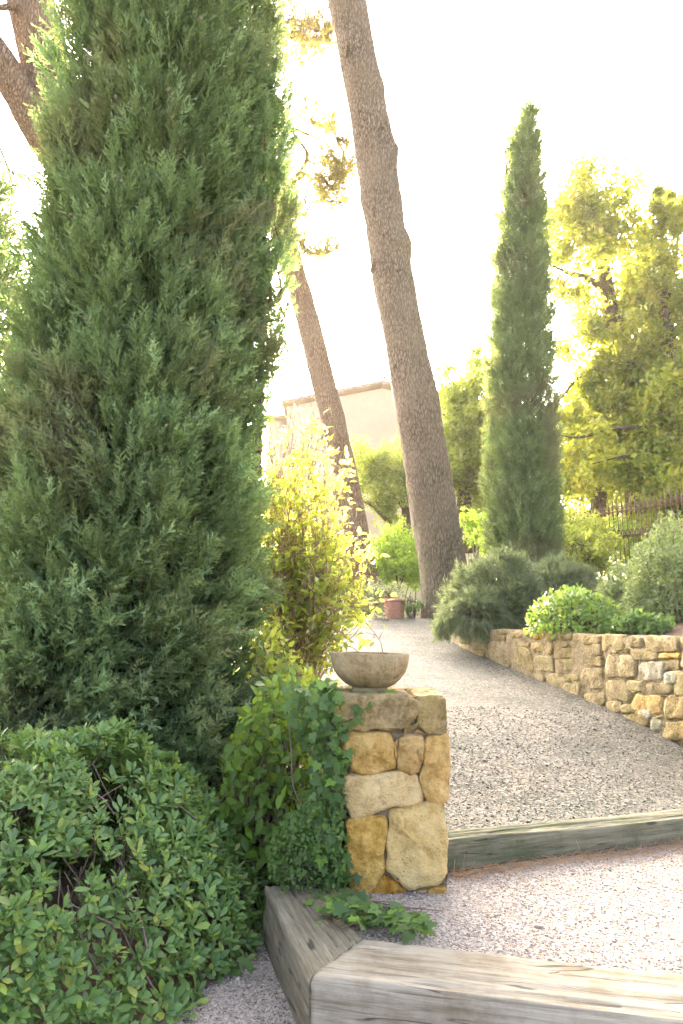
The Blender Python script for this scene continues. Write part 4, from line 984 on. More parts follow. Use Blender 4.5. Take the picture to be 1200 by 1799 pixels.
p2 = thing('pine_tree', 'slender reddish pine trunk leaning left of the massive one, with needled boughs', 'tree', W(640, 1042, 17.0))
trunk(p2, [(645, 1045, 17.0), (632, 980, 17.0), (612, 860, 17.0), (586, 740, 17.0), (561, 640, 17.0), (532, 530, 17.0), (500, 420, 17.0), (478, 345, 17.0), (455, 250, 17.0), (420, 130, 17.0), (380, 0, 17)],
      [s12(62, 17), s12(48, 17), s12(44, 17), s12(43, 17), s12(42, 17.3), s12(41, 18), s12(39, 18.5), s12(36, 19), s12(32, 19), s12(26, 19), s12(20, 19)], M['pinebark_warm'], 48, 160, 0.05, 9)
limb(p2, [(470, 325, 17), (492, 330, 16.7), (502, 352, 16.5), (508, 392, 16.3), (525, 420, 16.1), (548, 446, 16), (590, 440, 15.8)], [.11, .10, .085, .07, .055, .045, .02])
limb(p2, [(495, 340, 16.6), (515, 318, 16.3), (540, 275, 16), (520, 240, 15.8), (502, 208, 15.6)], [.08, .06, .05, .035, .015])
limb(p2, [(525, 300, 16.2), (560, 318, 16), (600, 330, 15.8)], [.045, .03, .012])
limb(p2, [(450, 240, 17), (500, 225, 16.5), (550, 240, 16.2), (585, 262, 16)], [.07, .05, .035, .012])
limb(p2, [(400, 80, 17), (450, 60, 16.6), (500, 40, 16.3), (560, 55, 16)], [.09, .07, .04, .012])
cl = []
rs_ = np.random.default_rng(4)
for (px, py, Y, k, sx, sy, R) in [(560, 440, 16, 5, 42, 14, .34), (520, 395, 16, 3, 22, 26, .30), (545, 350, 16, 6, 36, 20, .36), (590, 330, 16, 5, 26, 32, .36), (560, 285, 16, 5, 40, 20, .34), (505, 215, 15.8, 5, 28, 20, .34), (595, 270, 16, 4, 24, 20, .30), (545, 210, 16, 4, 36, 14, .28), (505, 290, 16, 3, 18, 30, .26),
                                  (520, 30, 16.2, 8, 45, 28, .40), (555, 75, 16.2, 5, 28, 24, .32), (505, 115, 16.2, 4, 24, 28, .32), (480, 60, 16.2, 4, 20, 40, .34), (540, -60, 16.2, 8, 60, 40, .45), (460, 480, 16.5, 3, 14, 24, .26)]:
    for _ in range(k): cl.append((W(px + rs_.normal() * sx, py + rs_.normal() * sy, Y + rs_.normal() * .3), R * 1.3))
needles(p2, cl, 14, .24, 5)

p3 = thing('pine_tree', 'forked warm brown pine trunks showing behind the top of the big cypress', 'tree', W(215, 1000, 9.5))
trunk(p3, [(225, 1010, 9.5), (205, 800, 9.5), (165, 500, 9.5), (125, 300, 9.4), (85, 150, 9.3), (58, 30, 9.2), (35, -90, 9.1)], [.40, .38, .36, .35, .34, .35, .33], M['pinebark_warm'], 48, 120, .04, 19)
trunk(p3, [(140, 350, 9.4), (85, 255, 9.2), (35, 165, 9.0), (-10, 95, 8.8), (-80, 10, 8.6)], [.24, .25, .24, .23, .2], M['pinebark_warm'], 32, 70, .035, 29, name='limb')
limb(p3, [(60, 20, 9.1), (20, 12, 8.8), (-30, 18, 8.6)], [.07, .05, .03])
limb(p3, [(-40, 200, 9), (-5, 250, 9), (22, 330, 9), (10, 400, 9)], [.03, .02, .012, .006], name='branch')
needles(p3, [(W(px, py, 9.6), .45) for (px, py) in [(0, 250), (10, 330), (-20, 400), (-30, 160), (20, 300), (-40, 40), (100, -120), (20, -160)]], 9, .16, 41)

# ------------------------------------------------------------------ broadleaf trees and far vegetation
def crown(root, clumps, nsub, nleaf, lsize, mat, seed, tmpl=SMALL, name='crown', twig=True, spread=.22):
    """clumps (centre, (rx,ry,rz)); sprigs of leaves spread through each with gaps between"""
    r_ = np.random.default_rng(seed); pos = []; tw = Bag()
    for (c, R) in clumps:
        c = np.asarray(c); R = np.asarray(R) * np.ones(3)
        d = unit(r_.normal(size=(nsub, 3))); rr = r_.random((nsub, 1)) ** .45
        sub = c + d * rr * R
        for s in sub:
            ax = unit(unit(s - c) + r_.normal(size=3) * .5); L = R.mean() * spread * 2
            t = r_.uniform(-1, 1, nleaf)
            pos.append(s + ax * (t * L)[:, None] * .6 + r_.normal(size=(nleaf, 3)) * L * .32)
            if twig and r_.random() < .4: tw.add(*tube([c + (s - c) * .15, (c + s) / 2 + r_.normal(size=3) * .05, s + ax * L * .5], [.012 * R.mean() + .004, .008 * R.mean() + .003, .003], 3, 4, cap=False))
    pos = np.concatenate(pos); N = len(pos)
    yd = r_.normal(size=(N, 3)) + [0, 0, -.1]; zh = r_.normal(size=(N, 3)) + [0, 0, .9]
    V, F, Rn = scatter(tmpl, pos, yd, zh, lsize * r_.uniform(.6, 1.3, N))
    part(name, V, F, mat, root, Rn, False, 'stuff')
    if twig and tw.n: tw.part('twigs', M['twig'], root, kind='stuff')
def px_clumps(items, seed):
    r_ = np.random.default_rng(seed); out = []
    for (px, py, Y, k, sx, sy, R) in items:
        for _ in range(k): out.append((W(px + r_.normal() * sx, py + r_.normal() * sy, Y + r_.normal() * .5), R * r_.uniform(.75, 1.25)))
    return out
def tree(name, label, base, trunk_pts, radii, items, nsub, nleaf, lsize, mat, seed, limbs=(), bark='treebark', spread=.22, cat='tree', group=None):
    t = thing(name, label, cat, W(*base), group)
    trunk(t, trunk_pts, radii, M[bark], 20, 40, .03, seed)
    for (pts, rad) in limbs: limb(t, pts, rad, bark, seed)
    crown(t, px_clumps(items, seed) if name != 'oak_tree' else px_clumps([(a, b_, Y, int(k * 1.9 + .5), sx * 1.12, sy * 1.12, R * .68) for (a, b_, Y, k, sx, sy, R) in items], seed), nsub if name != 'oak_tree' else int(nsub * .58), nleaf, lsize, mat, seed, spread=spread if name != 'oak_tree' else .36)
    return t
tree('oak_tree', 'sunlit golden green oak with open crown and bare twigs beyond the iron fence', (1120, 990, 18.5), [(1128, 1000, 18.5), (1120, 860, 18.5), (1105, 740, 18.5), (1085, 620, 18.3), (1068, 520, 18.2), (1052, 430, 18), (1040, 330, 18)], [.40, .34, .30, .26, .22, .14, .04],
     [(1040, 345, 18, 9, 32, 26, .70), (1010, 400, 18, 9, 26, 36, .60), (1070, 400, 18, 7, 34, 40, .66), (985, 450, 18, 5, 14, 40, .45), (1090, 470, 18.3, 6, 30, 40, .62), (1060, 570, 18, 6, 30, 24, .55), (1085, 640, 18, 7, 34, 30, .6), (1050, 640, 17.5, 4, 22, 26, .5), (1130, 560, 18.5, 8, 34, 40, .62), (1100, 680, 18, 9, 40, 30, .6), (1040, 690, 17.6, 4, 26, 20, .45), (1150, 660, 18, 8, 30, 40, .6), (1120, 480, 18.4, 5, 24, 40, .5), (1060, 740, 17.8, 8, 40, 20, .6), (1110, 780, 17.6, 8, 44, 24, .6)],
     28, 11, .175, M['oak'], 51, [([(1070, 520, 18.2), (1035, 490, 17.9), (1000, 480, 17.7), (962, 463, 17.5)], [.12, .09, .06, .02]), ([(1085, 620, 18.3), (1100, 520, 18.4), (1090, 440, 18.4)], [.14, .1, .03]),
      ([(1105, 740, 18.5), (1060, 640, 17.8), (1020, 660, 17.5), (985, 700, 17.2)], [.10, .07, .05, .02]), ([(1105, 735, 18.5), (1160, 600, 18.8), (1175, 480, 19)], [.16, .11, .03])])
tree('oak_tree', 'leafy green oak with upright wands of leaves at the end of the fence', (1200, 1000, 17.0), [(1210, 1010, 17), (1205, 860, 17), (1190, 700, 17), (1170, 560, 17), (1160, 440, 17)], [.34, .3, .24, .16, .04],
     [(1190, 480, 17, 9, 34, 60, .60), (1150, 440, 17.2, 6, 22, 34, .5), (1175, 600, 17, 8, 34, 40, .62), (1190, 720, 16.5, 8, 36, 40, .62), (1130, 740, 16.5, 6, 34, 30, .52), (1158, 345, 17, 2, 3, 16, .2), (1182, 355, 17, 2, 4, 22, .2), (1240, 560, 17, 12, 40, 110, .7), (1198, 400, 17, 3, 10, 30, .35), (1180, 820, 16.2, 9, 34, 26, .55), (1120, 830, 16.4, 8, 40, 20, .5), (1195, 880, 15.5, 7, 26, 20, .45)],
     28, 11, .175, M['oak'], 57, [([(1165, 500, 17), (1160, 400, 17), (1154, 322, 17)], [.06, .04, .01]), ([(1175, 520, 17), (1190, 420, 17), (1172, 325, 17)], [.06, .04, .01]), ([(1195, 760, 17), (1100, 750, 16), (1020, 768, 15.5), (985, 765, 15.3)], [.07, .05, .03, .012]), ([(1195, 800, 17), (1110, 800, 15.8), (1040, 815, 15.4)], [.06, .04, .012])])
tree('oak_tree', 'deep green low spreading tree between slim cypress and fence', (1040, 960, 22), [(1045, 970, 22), (1050, 900, 22), (1060, 820, 22)], [.3, .26, .14],
     [(1010, 760, 21, 10, 30, 26, .8), (1060, 790, 21, 10, 40, 26, .8), (1120, 790, 20, 10, 40, 34, .8), (1000, 830, 22, 8, 20, 26, .7), (1060, 850, 24, 9, 44, 24, .8), (1150, 850, 22, 9, 40, 30, .8), (1200, 800, 21, 9, 30, 50, .8)],
     22, 15, .17, M['backtree'], 61)
tree('oak_tree', 'dense olive green tree filling the gap between big pine and slim cypress', (815, 960, 21), [(815, 970, 21), (818, 880, 21), (822, 780, 21)], [.3, .26, .12],
     [(825, 690, 21, 7, 20, 20, .62), (845, 660, 21, 5, 14, 16, .5), (800, 740, 21, 9, 24, 28, .75), (840, 760, 21, 9, 24, 30, .75), (815, 830, 21, 10, 28, 26, .75), (850, 840, 21, 7, 18, 36, .7), (785, 700, 21, 4, 10, 12, .42), (820, 890, 21.5, 8, 26, 18, .6)],
     22, 16, .16, M['backtree'], 67)
tree('small_pine', 'soft open pine with curved boughs in front of the house wall', (700, 950, 22), [(712, 1000, 22), (715, 930, 22), (708, 860, 22), (700, 800, 22)], [.18, .15, .10, .03],
     [(650, 830, 22, 8, 20, 22, .5), (690, 810, 22, 8, 18, 20, .5), (715, 850, 22, 8, 18, 24, .55), (660, 880, 22, 5, 18, 14, .42), (640, 800, 22, 3, 10, 10, .35), (720, 780, 22, 4, 10, 14, .4), (690, 900, 22, 5, 20, 18, .45), (630, 840, 22, 3, 6, 30, .4)],
     20, 14, .12, M['backtree'], 71, [([(715, 950, 22), (690, 925, 21.8), (660, 895, 21.6), (638, 880, 21.5)], [.09, .07, .05, .02]), ([(715, 900, 22), (690, 870, 22), (670, 840, 22)], [.06, .04, .02])])
for (nm, lab, base, items, nsub, nleaf, ls, mt, sd_, Yg) in [
    ('weeping_shrub', 'bright lime green weeping conifer hedge between the two pine trunks', (700, 1030, 18.5), [(690, 965, 18.5, 12, 26, 14, .42), (700, 1000, 18.3, 12, 28, 16, .42), (730, 980, 18.5, 6, 14, 22, .42), (670, 1010, 18.3, 6, 10, 14, .35)], 22, 16, .10, 'lime', 81, 0),
    ('yellow_shrub', 'small bright yellow green leafy shrub beside the big pine trunk', (836, 985, 15.5), [(836, 918, 15.5, 6, 10, 10, .24), (830, 935, 15.5, 4, 8, 8, .2), (846, 950, 15.5, 3, 6, 14, .18)], 14, 12, .10, 'lime', 83, 0),
    ('bed_shrub', 'low rounded green shrub left of the terracotta pot', (655, 1088, 13.3), [(660, 1056, 13.3, 10, 18, 11, .2), (640, 1070, 13.3, 6, 10, 9, .18), (685, 1044, 13.6, 6, 12, 5, .15)], 18, 14, .055, 'rosemary', 85, 0),
    ('bed_shrub', 'small tuft of green leaves right of the terracotta pot', (722, 1086, 13.2), [(722, 1070, 13.2, 6, 9, 8, .13)], 12, 10, .055, 'smallleaf', 87, 0),
    ('clipped_hedge', 'dark clipped hedge running in front of the iron fence', (1020, 1005, 14.4), [(1020, 945, 14.4, 16, 24, 16, .36), (1040, 980, 14.2, 14, 26, 14, .36), (1000, 970, 14.4, 10, 10, 22, .34), (1060, 950, 13.8, 4, 8, 12, .28)], 20, 14, .085, 'backtree', 89, 0),
    ('clipped_hedge', 'sunny yellow green hedge seen through the iron fence bars', (1100, 990, 17), [(1090, 945, 17, 14, 34, 14, .42), (1130, 960, 16.5, 12, 30, 16, .42), (1170, 930, 16, 10, 26, 20, .4)], 20, 14, .09, 'lime', 91, 0)]:
    t = thing(nm, lab, 'hedge' if 'hedge' in nm else 'shrub', W(*base))
    crown(t, px_clumps(items, sd_), nsub, nleaf, ls, M[mt], sd_, spread=.25)
    b = Bag()
    for k in range(7):
        q = W(base[0] + random.uniform(-12, 12), base[1] - random.uniform(30, 60), base[2]); b.add(*tube([W(*base) - [0, 0, .1], (W(*base) + q) / 2 + rng.normal(size=3) * .05, q], [.02, .014, .006], 5, 5))
    b.part('stems', M['twig'], t, kind='stuff')
# low belt of trees far behind, closes the garden
def belt(px0, px1, Y, hpx, seed, lab):
    r_ = np.random.default_rng(seed); base = (px0 + px1) / 2
    it = [(r_.uniform(px0, px1), r_.uniform(hpx, 1010), Y, 1, 4, 4, 1.7) for _ in range(80)]
    t = thing('background_tree', lab, 'tree', W(base, 1000, Y))
    trunk(t, [(base, 1010, Y), (base + 4, 930, Y), (base, 860, Y)], [.35, .3, .15], M['treebark'], 12, 20, .03, seed)
    crown(t, px_clumps(it, seed), 14, 11, .36, M['backtree'], seed, twig=False, spread=.25)
belt(770, 1000, 40, 800, 101, 'hazy far tree behind the slim cypress'); belt(960, 1260, 42, 770, 103, 'hazy far tree beyond the fence and oaks'); belt(600, 760, 36, 925, 105, 'hazy far tree at the foot of the house'); belt(380, 600, 38, 900, 107, 'hazy far tree behind the backlit shrub'); belt(-150, 250, 30, 700, 109, 'hazy far tree behind the big cypress')

# ------------------------------------------------------------------ bed planting on the wall
def mound(name, label, cat, c, R, n, tm, size, mat, seed, up=.6, shell=.55, droop=0.0, single=0, clumpy=.25):
    """dome of foliage: sprigs leaving the surface outwards"""
    r_ = np.random.default_rng(seed); t = thing(name, label, cat, c); c = np.asarray(c, float); R = np.asarray(R, float)
    d = unit(r_.normal(size=(n, 3))); d[:, 2] = np.abs(d[:, 2]) * 1.0 - .08
    if isinstance(tm, list):                            # shoots grow in tufts
        nc = n // 26; dc = unit(r_.normal(size=(nc, 3))); dc[:, 2] = np.abs(dc[:, 2]) - .1; hi_ = r_.uniform(.85, 1.12, nc); ic = r_.integers(0, nc, n)
        d = unit(dc[ic] + r_.normal(size=(n, 3)) * .11)
    lump = 1 + clumpy * vnoise(d * 2.6 + seed, seed) + .10 * vnoise(d * 7 + seed, seed + 1)
    rr = shell + (1 - shell) * r_.random(n) ** .5
    if isinstance(tm, list): lump = lump * hi_[ic]
    pos = c + d * R * (rr * lump)[:, None]
    nrm = unit(d / R); out = unit(nrm + [0, 0, up] + r_.normal(size=(n, 3)) * .45 - np.array([0, 0, 1]) * droop * (1 - d[:, 2:3]))
    zh = nrm + r_.normal(size=(n, 3)) * .5 + [0, 0, .3]
    sc = size * r_.uniform(.65, 1.3, n)
    if isinstance(tm, list): multi_scatter(tm, pos, out, zh, sc).part('foliage', mat, t, kind='stuff')
    else: leaves(t, tm, pos, unit(out * .5 + r_.normal(size=(n, 3)) * .6), zh, sc, mat, single, score=np.where(rr > .9, 1.0, .3))
    b = Bag()
    for _ in range(60):
        dd = unit(r_.normal(size=3)); dd[2] = abs(dd[2]); e = c + dd * R * r_.uniform(.6, .95)
        b.add(*tube([c + [r_.normal() * .06, r_.normal() * .06, -.05], c + dd * R * .45 + r_.normal(size=3) * .04, e], [.012, .008, .003], 4, 5, cap=False))
    b.part('stems', M['twig'], t, kind='stuff')
    return t
c = W(880, 1088, 9.2); mound('rosemary_bush', 'broad grey green rosemary mound spilling over the wall end', 'shrub', c, (88 / FPX * 9.2, .75, W(880, 985, 9.2)[2] - c[2]), 5200, ROSE, .15, M['rosemary'], 111, .5, .6, .5)
c = W(835, 1100, 8.7); mound('rosemary_bush', 'trailing rosemary hanging down over the low end of the wall', 'shrub', c, (58 / FPX * 8.7, .45, .42), 2600, ROSE, .15, M['rosemary'], 113, -.2, .6, 1.6)
c = W(985, 1075, 9.8); mound('rosemary_bush', 'low rosemary mound at the foot of the slim cypress', 'shrub', c, (66 / FPX * 9.8, .7, W(960, 988, 9.8)[2] - c[2]), 3600, ROSE, .16, M['rosemary'], 115, .5, .6, .4)
c = W(1012, 1108, 7.0); mound('clipped_shrub', 'rounded glossy bright green shrub on top of the stone wall', 'shrub', c, (84 / FPX * 7, .50, W(1000, 1028, 7)[2] - c[2]), 2600, OBOV, .062, M['box'], 117, .5, .6, 0, 300, .12)
c = W(1190, 1108, 7.1); mound('grey_shrub', 'tall loose grey green shrub at the fence side of the wall', 'shrub', c, (98 / FPX * 7.1, .6, W(1190, 898, 7.1)[2] - c[2]), 13000, leaf_small(.36), .056, M['olive'], 119, .6, .45, 0, 0, .35)
c = W(1098, 1100, 8.0); mound('thin_shrub', 'thin twiggy shrub with reddish stems between glossy and grey shrubs', 'shrub', c, (56 / FPX * 8, .4, W(1098, 978, 8)[2] - c[2]), 2600, leaf_small(.5), .065, M['olive'], 121, .6, .3, 0, 0, .3)
c = W(1125, 1108, 6.3); mound('fern_plant', 'low dark green leafy plant along the wall top under grey shrub', 'plant', c, (55 / FPX * 6.3, .3, .16), 900, OVAT, .06, M['smallleaf'], 123, .5, .4, .2)

# ------------------------------------------------------------------ leafy hedge in the foreground
HP = np.array([(-.50, 2.50), (-.34, 2.85), (-.29, 3.2), (-.36, 3.75), (-2.7, 3.95), (-2.7, 1.5), (-1.35, 1.68), (-.80, 2.08)])
def poly_dist(p, poly):
    d = np.full(len(p), 1e9); ins = np.zeros(len(p), bool)
    for k in range(len(poly)):
        a, b = poly[k], poly[(k + 1) % len(poly)]; ab = b - a
        t = np.clip(((p - a) @ ab) / (ab @ ab), 0, 1); d = np.minimum(d, np.linalg.norm(p - a - t[:, None] * ab, axis=1))
        cr = ((a[1] > p[:, 1]) != (b[1] > p[:, 1])) & (p[:, 0] < (b[0] - a[0]) * (p[:, 1] - a[1]) / (b[1] - a[1] + 1e-12) + a[0]); ins ^= cr
    return np.where(ins, d, -d)
def hedge_h(p):
    d = np.clip(poly_dist(p, HP), 0, .8); q = np.stack([p[:, 0], p[:, 1], 0 * p[:, 0]], -1)
    return -.19 + .82 * (1 - (1 - d / .8) ** 2.1) + .05 * fbm(q * 3.2, 3, 14) * np.clip(d * 5, 0, 1)
hedge = thing('leafy_hedge', 'dense glossy green pittosporum hedge mound with bare twigs showing, under the big cypress', 'hedge', (-1.0, 2.7, -.19))
hpc = HP.mean(0); hin = hpc + (HP - hpc) * .93
structure('hedge_bed', np.vstack([np.c_[hin, np.full(len(hin), -.178)], [[hpc[0], hpc[1], -.165]]]), [np.array([(k, (k + 1) % len(hin), len(hin)) for k in range(len(hin))])], M['soil'])
r_ = np.random.default_rng(201)
nr = 7600
p = np.stack([r_.uniform(-2.5, -.3, nr * 3), r_.uniform(1.5, 3.9, nr * 3)], 1); dd = poly_dist(p, HP)
k = (dd > 0.0) & (r_.random(len(p)) < np.clip(1.5 - dd * 1.2, .35, 1)); p = p[k][:nr]; e = 1e-2
h = hedge_h(p); gx = (hedge_h(p + [e, 0]) - h) / e; gy = (hedge_h(p + [0, e]) - h) / e
nm = unit(np.stack([-gx, -gy, np.ones(len(p))], -1))
deep = r_.random(len(p)) ** 2 * .14
hole = fbm(np.stack([p[:, 0] * 3.4, p[:, 1] * 3.4, 0 * h], -1), 2, 77)            # thin places with bare twigs
keep = (hole < .46) | (r_.random(len(p)) < .12)
tip = np.concatenate([p, h[:, None]], 1) - nm * deep[:, None]
tip, nm, deep = tip[keep], nm[keep], deep[keep]
ax = unit(nm + [0, 0, .5] + r_.normal(size=nm.shape) * .38)
per = 7; N = len(tip) * per; ci = np.repeat(np.arange(len(tip)), per)
phi = np.tile(np.arange(per) * 2.4, len(tip)) + r_.random(len(tip))[ci] * 6.28
t1 = unit(np.cross(ax, r_.normal(size=ax.shape))); t2 = np.cross(ax, t1)
rad = np.cos(phi)[:, None] * t1[ci] + np.sin(phi)[:, None] * t2[ci]
lev = np.tile(np.arange(per) / per, len(tip))
open_ = (1.15 - .75 * lev)[:, None] * r_.uniform(.8, 1.2, (N, 1))
yd = unit(rad * open_ + ax[ci] * .62 + r_.normal(size=(N, 3)) * .12); zh = unit(ax[ci] - rad * .35)
pos = tip[ci] + ax[ci] * (lev * .028 - .02)[:, None] + rad * .004
sc = .049 * r_.uniform(.6, 1.35, N) * (1 - .35 * lev) * r_.uniform(.8, 1.15, len(tip))[ci]
leaves(hedge, OBOV, pos, yd, zh, sc, M['hedge'], 300, score=np.where(deep[ci] < .03, 1, .2), mass=leaf_mid(.44))
b = Bag()
hk = np.where(hole > .35)[0]; src = np.concatenate([p, h[:, None]], 1)
for q in range(620):
    k = r_.integers(0, len(p)) if q % 3 or len(hk) == 0 else hk[r_.integers(0, len(hk))]
    e_ = src[k] - [0, 0, r_.uniform(.03, .12)]; s_ = np.array([e_[0] + r_.normal() * .09, e_[1] + r_.normal() * .09 + .04, max(-.2, e_[2] - r_.uniform(.08, .28))])
    b.add(*tube([s_, (s_ + e_) / 2 + r_.normal(size=3) * .012, e_ + r_.normal(size=3) * .01], [.004, .0032, .0018], 4, 6, cap=False))
b.part('twigs', M['twig'], hedge, kind='stuff')

# ------------------------------------------------------------------ broad-leaved shrub between cypress and pillar
def px_leaves(poly, Y0, Y1, n, seed):
    r = np.random.default_rng(seed); poly = np.array(poly, float); out = []
    lo, hi = poly.min(0), poly.max(0)
    while len(out) < n:
        q = r.uniform(lo, hi, (n, 2)); q = q[poly_dist(q, poly) > 0]
        out += list(q)
    return np.array([W(a[0], a[1], r.uniform(Y0, Y1)) for a in out[:n]]), r
lau = thing('laurel_shrub', 'broad dark green leaved shrub between the cypress and the ivy clad pillar', 'shrub', (-.35, 3.5, -.1))
pos, r_ = px_leaves([(390, 1330), (430, 1250), (470, 1190), (520, 1185), (590, 1215), (590, 1420), (560, 1520), (500, 1570), (430, 1600), (395, 1500)], 3.28, 3.75, 2300, 211)
outw = unit(np.stack([.15 + 0 * pos[:, 0], -1 + 0 * pos[:, 0], .25 + 0 * pos[:, 0]], -1) + r_.normal(size=pos.shape) * .45)
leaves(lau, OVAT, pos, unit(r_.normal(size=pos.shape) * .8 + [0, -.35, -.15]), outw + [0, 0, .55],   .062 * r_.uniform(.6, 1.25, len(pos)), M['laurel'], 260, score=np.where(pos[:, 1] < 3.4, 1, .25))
b = Bag()
for _ in range(90):
    e_ = pos[r_.integers(0, len(pos))]; s_ = np.array([-.35 + r_.normal() * .12, 3.6 + r_.normal() * .05, -.1])
    b.add(*tube([s_, (s_ + e_) / 2 + r_.normal(size=3) * .05, e_], [.008, .006, .002], 4, 6, cap=False))
b.part('stems', M['twig'], lau, kind='stuff')
# sunlit foliage behind it, above the leaf litter
sun_s = thing('laurel_shrub', 'sunlit yellow green sprays of leaves behind the dark shrub and pillar', 'shrub', (-.55, 4.3, .2))
pos, r_ = px_leaves([(440, 1120), (480, 1090), (520, 1150), (560, 1185), (560, 1260), (470, 1340), (420, 1330)], 3.95, 4.5, 620, 213)
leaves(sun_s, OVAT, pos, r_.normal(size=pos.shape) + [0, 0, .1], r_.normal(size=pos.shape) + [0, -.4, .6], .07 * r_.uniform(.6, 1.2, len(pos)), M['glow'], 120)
b = Bag()
for _ in range(50):
    e_ = pos[r_.integers(0, len(pos))]; s_ = np.array([-.55 + r_.normal() * .12, 4.3 + r_.normal() * .1, .15])
    b.add(*tube([s_, (s_ + e_) / 2 + r_.normal(size=3) * .05, e_], [.008, .006, .002], 4, 6, cap=False))
b.part('stems', M['twig'], sun_s, kind='stuff')

# ------------------------------------------------------------------ backlit shrub
gl = thing('backlit_shrub', 'tall thin backlit shrub with glowing yellow green leaves and tangled bare stems', 'shrub', (-.30, 5.35, float(path_z(5.35))))
out_poly = np.array([(400, 800), (455, 730), (500, 708), (548, 700), (592, 745), (616, 820), (636, 900), (648, 985), (650, 1060), (630, 1112), (590, 1130), (520, 1120), (470, 1110), (420, 1050)], float)
r_ = np.random.default_rng(221); base = np.array(gl.location)
ends = []
while len(ends) < 330:
    q = r_.uniform(out_poly.min(0), out_poly.max(0), (200, 2)); q = q[poly_dist(q, out_poly) > 0]; ends += list(q)
ends = np.array([W(a[0], a[1], 5.35 + r_.normal() * .28) for a in ends[:330]])
ends = np.vstack([ends, [W(601, 1118, 5.0), W(560, 1182, 4.95), W(540, 1150, 5.0), W(600, 1155, 5.0)]])
b = Bag(); LP = []; LD = []
mains = []
for k in range(9):
    e_ = ends[r_.integers(0, 200)]; m = base + (e_ - base) * .5 + r_.normal(size=3) * .1; mains.append((base + r_.normal(size=3) * [.06, .06, 0], m, e_))
    b.add(*tube([mains[-1][0], m, e_], [.011, .008, .003], 6, 14, cap=False))
for e_ in ends:
    mm = mains[r_.integers(0, 9)]; t = r_.uniform(.15, .75); s_ = catmull(np.array(mm), 21)[int(t * 20)]
    c1 = s_ + (e_ - s_) * .5 + r_.normal(size=3) * [.14, .10, .08] + [0, 0, .02]
    P_ = catmull(np.array([s_, c1, e_]), 12); b.add(*tube(P_, np.linspace(.0048, .0018, 12), 5, cap=False))
    for q in r_.uniform(.3, 1.0, 12):
        i_ = min(10, int(q * 11)); f = q * 11 - i_; pt = P_[i_] * (1 - f) + P_[min(11, i_ + 1)] * f
        d = unit(unit(P_[i_ + 1] - P_[i_]) * .6 + r_.normal(size=3)); tw = pt + d * r_.uniform(.02, .11)
        b.add(*tube([pt, (pt + tw) / 2 + r_.normal(size=3) * .01, tw], [.003, .002, .0012], 3, 3, cap=False))
        for _ in range(r_.integers(1, 3)): LP.append(tw + r_.normal(size=3) * .008); LD.append(d + r_.normal(size=3) * .7 + [0, 0, .1])
LP = np.array(LP); LD = np.array(LD)
leaves(gl, CAML, LP, LD, r_.normal(size=LP.shape) * .7 + [0, 0, .8], .074 * r_.uniform(.55, 1.25, len(LP)), M['glow'], 300, mass=leaf_mid(.48, .2, -.2, .5))
b.part('stems', M['twiglit'], gl, smooth=True, kind='stuff')

# ------------------------------------------------------------------ ivy on the pillar
ivy = thing('ivy', 'dark green ivy climbing the side of the stone pillar and creeping onto gravel', 'ivy', (pl0 - .05, PY + .2, 0))
r_ = np.random.default_rng(231); Pp = []; Nn = []
def zone(poly, Y0, Y1, n, nrm, seed):
    q, r = px_leaves(poly, Y0, Y1, n, seed); Pp.append(q); Nn.append(np.tile(nrm, (n, 1)) + r.normal(size=q.shape) * .35)
zone([(545, 1215), (590, 1195), (600, 1240), (606, 1290), (602, 1340), (600, 1400), (606, 1470), (612, 1560), (600, 1590), (570, 1580), (545, 1500), (548, 1330)], 2.95, 3.12, 430, (-.45, -1, .3), 233)
zone([(500, 1205), (590, 1192), (600, 1235), (560, 1330), (520, 1300)], 3.1, 3.3, 150, (-.1, -.9, .7), 235)
zone([(540, 1400), (600, 1400), (608, 1585), (560, 1580)], 3.0, 3.2, 120, (-.3, -1, .4), 237)
for (px, py, Y) in [(622, 1240, PY - .055), (632, 1243, PY - .06), (645, 1240, PY - .055), (628, 1262, PY - .065), (612, 1265, PY - .06), (620, 1278, PY - .065), (605, 1282, PY - .06), (634, 1268, PY - .065), (602, 1325, PY - .06), (610, 1318, PY - .06), (606, 1345, PY - .05), (614, 1540, PY - .06), (606, 1550, PY - .06), (622, 1545, PY - .06), (600, 1530, PY - .06), (613, 1340, PY - .05),
                    (680, 1222, PY + .03), (690, 1219, PY + .05), (668, 1220, PY + .04), (635, 1218, PY + .05), (615, 1215, PY + .05), (645, 1216, PY + .06)]:
    Pp.append(W(px, py, Y)[None]); Nn.append(np.array([[-.1, -1, .35]]) if Y < PY else np.array([[0, -.4, 1.0]]))
ng = 190; gq = []
while len(gq) < ng:
    u = r_.random(); c_ = np.array([575 + 165 * u, 1585 + 38 * u]); q = c_ + r_.normal(size=2) * [16, 12 * (1 - .45 * u)]
    gq.append(G(q[0], q[1], .03 + abs(r_.normal()) * .035 * (1 - .5 * u)))
Pp.append(np.array(gq)); Nn.append(np.tile((0, -.35, 1.0), (ng, 1)) + r_.normal(size=(ng, 3)) * .35)
lo = []
for (px, py) in [(458, 1630), (465, 1640), (455, 1650), (470, 1622), (420, 1692), (432, 1698), (440, 1702), (410, 1690), (448, 1660), (400, 1700), (462, 1612)]: lo.append(G(px, py, -.15))
Pp.append(np.array(lo)); Nn.append(np.tile((0.1, -.5, 1.0), (len(lo), 1)) + r_.normal(size=(len(lo), 3)) * .3)
Pp = np.concatenate(Pp); Nn = np.concatenate(Nn); N = len(Pp)
yd = r_.normal(size=(N, 3)) * .7 + [0, -.15, -.55]
isg = Pp[:, 2] < .12; yd[isg] = r_.normal(size=(isg.sum(), 3)) * [1, 1, .15] + [.3, -.4, 0]
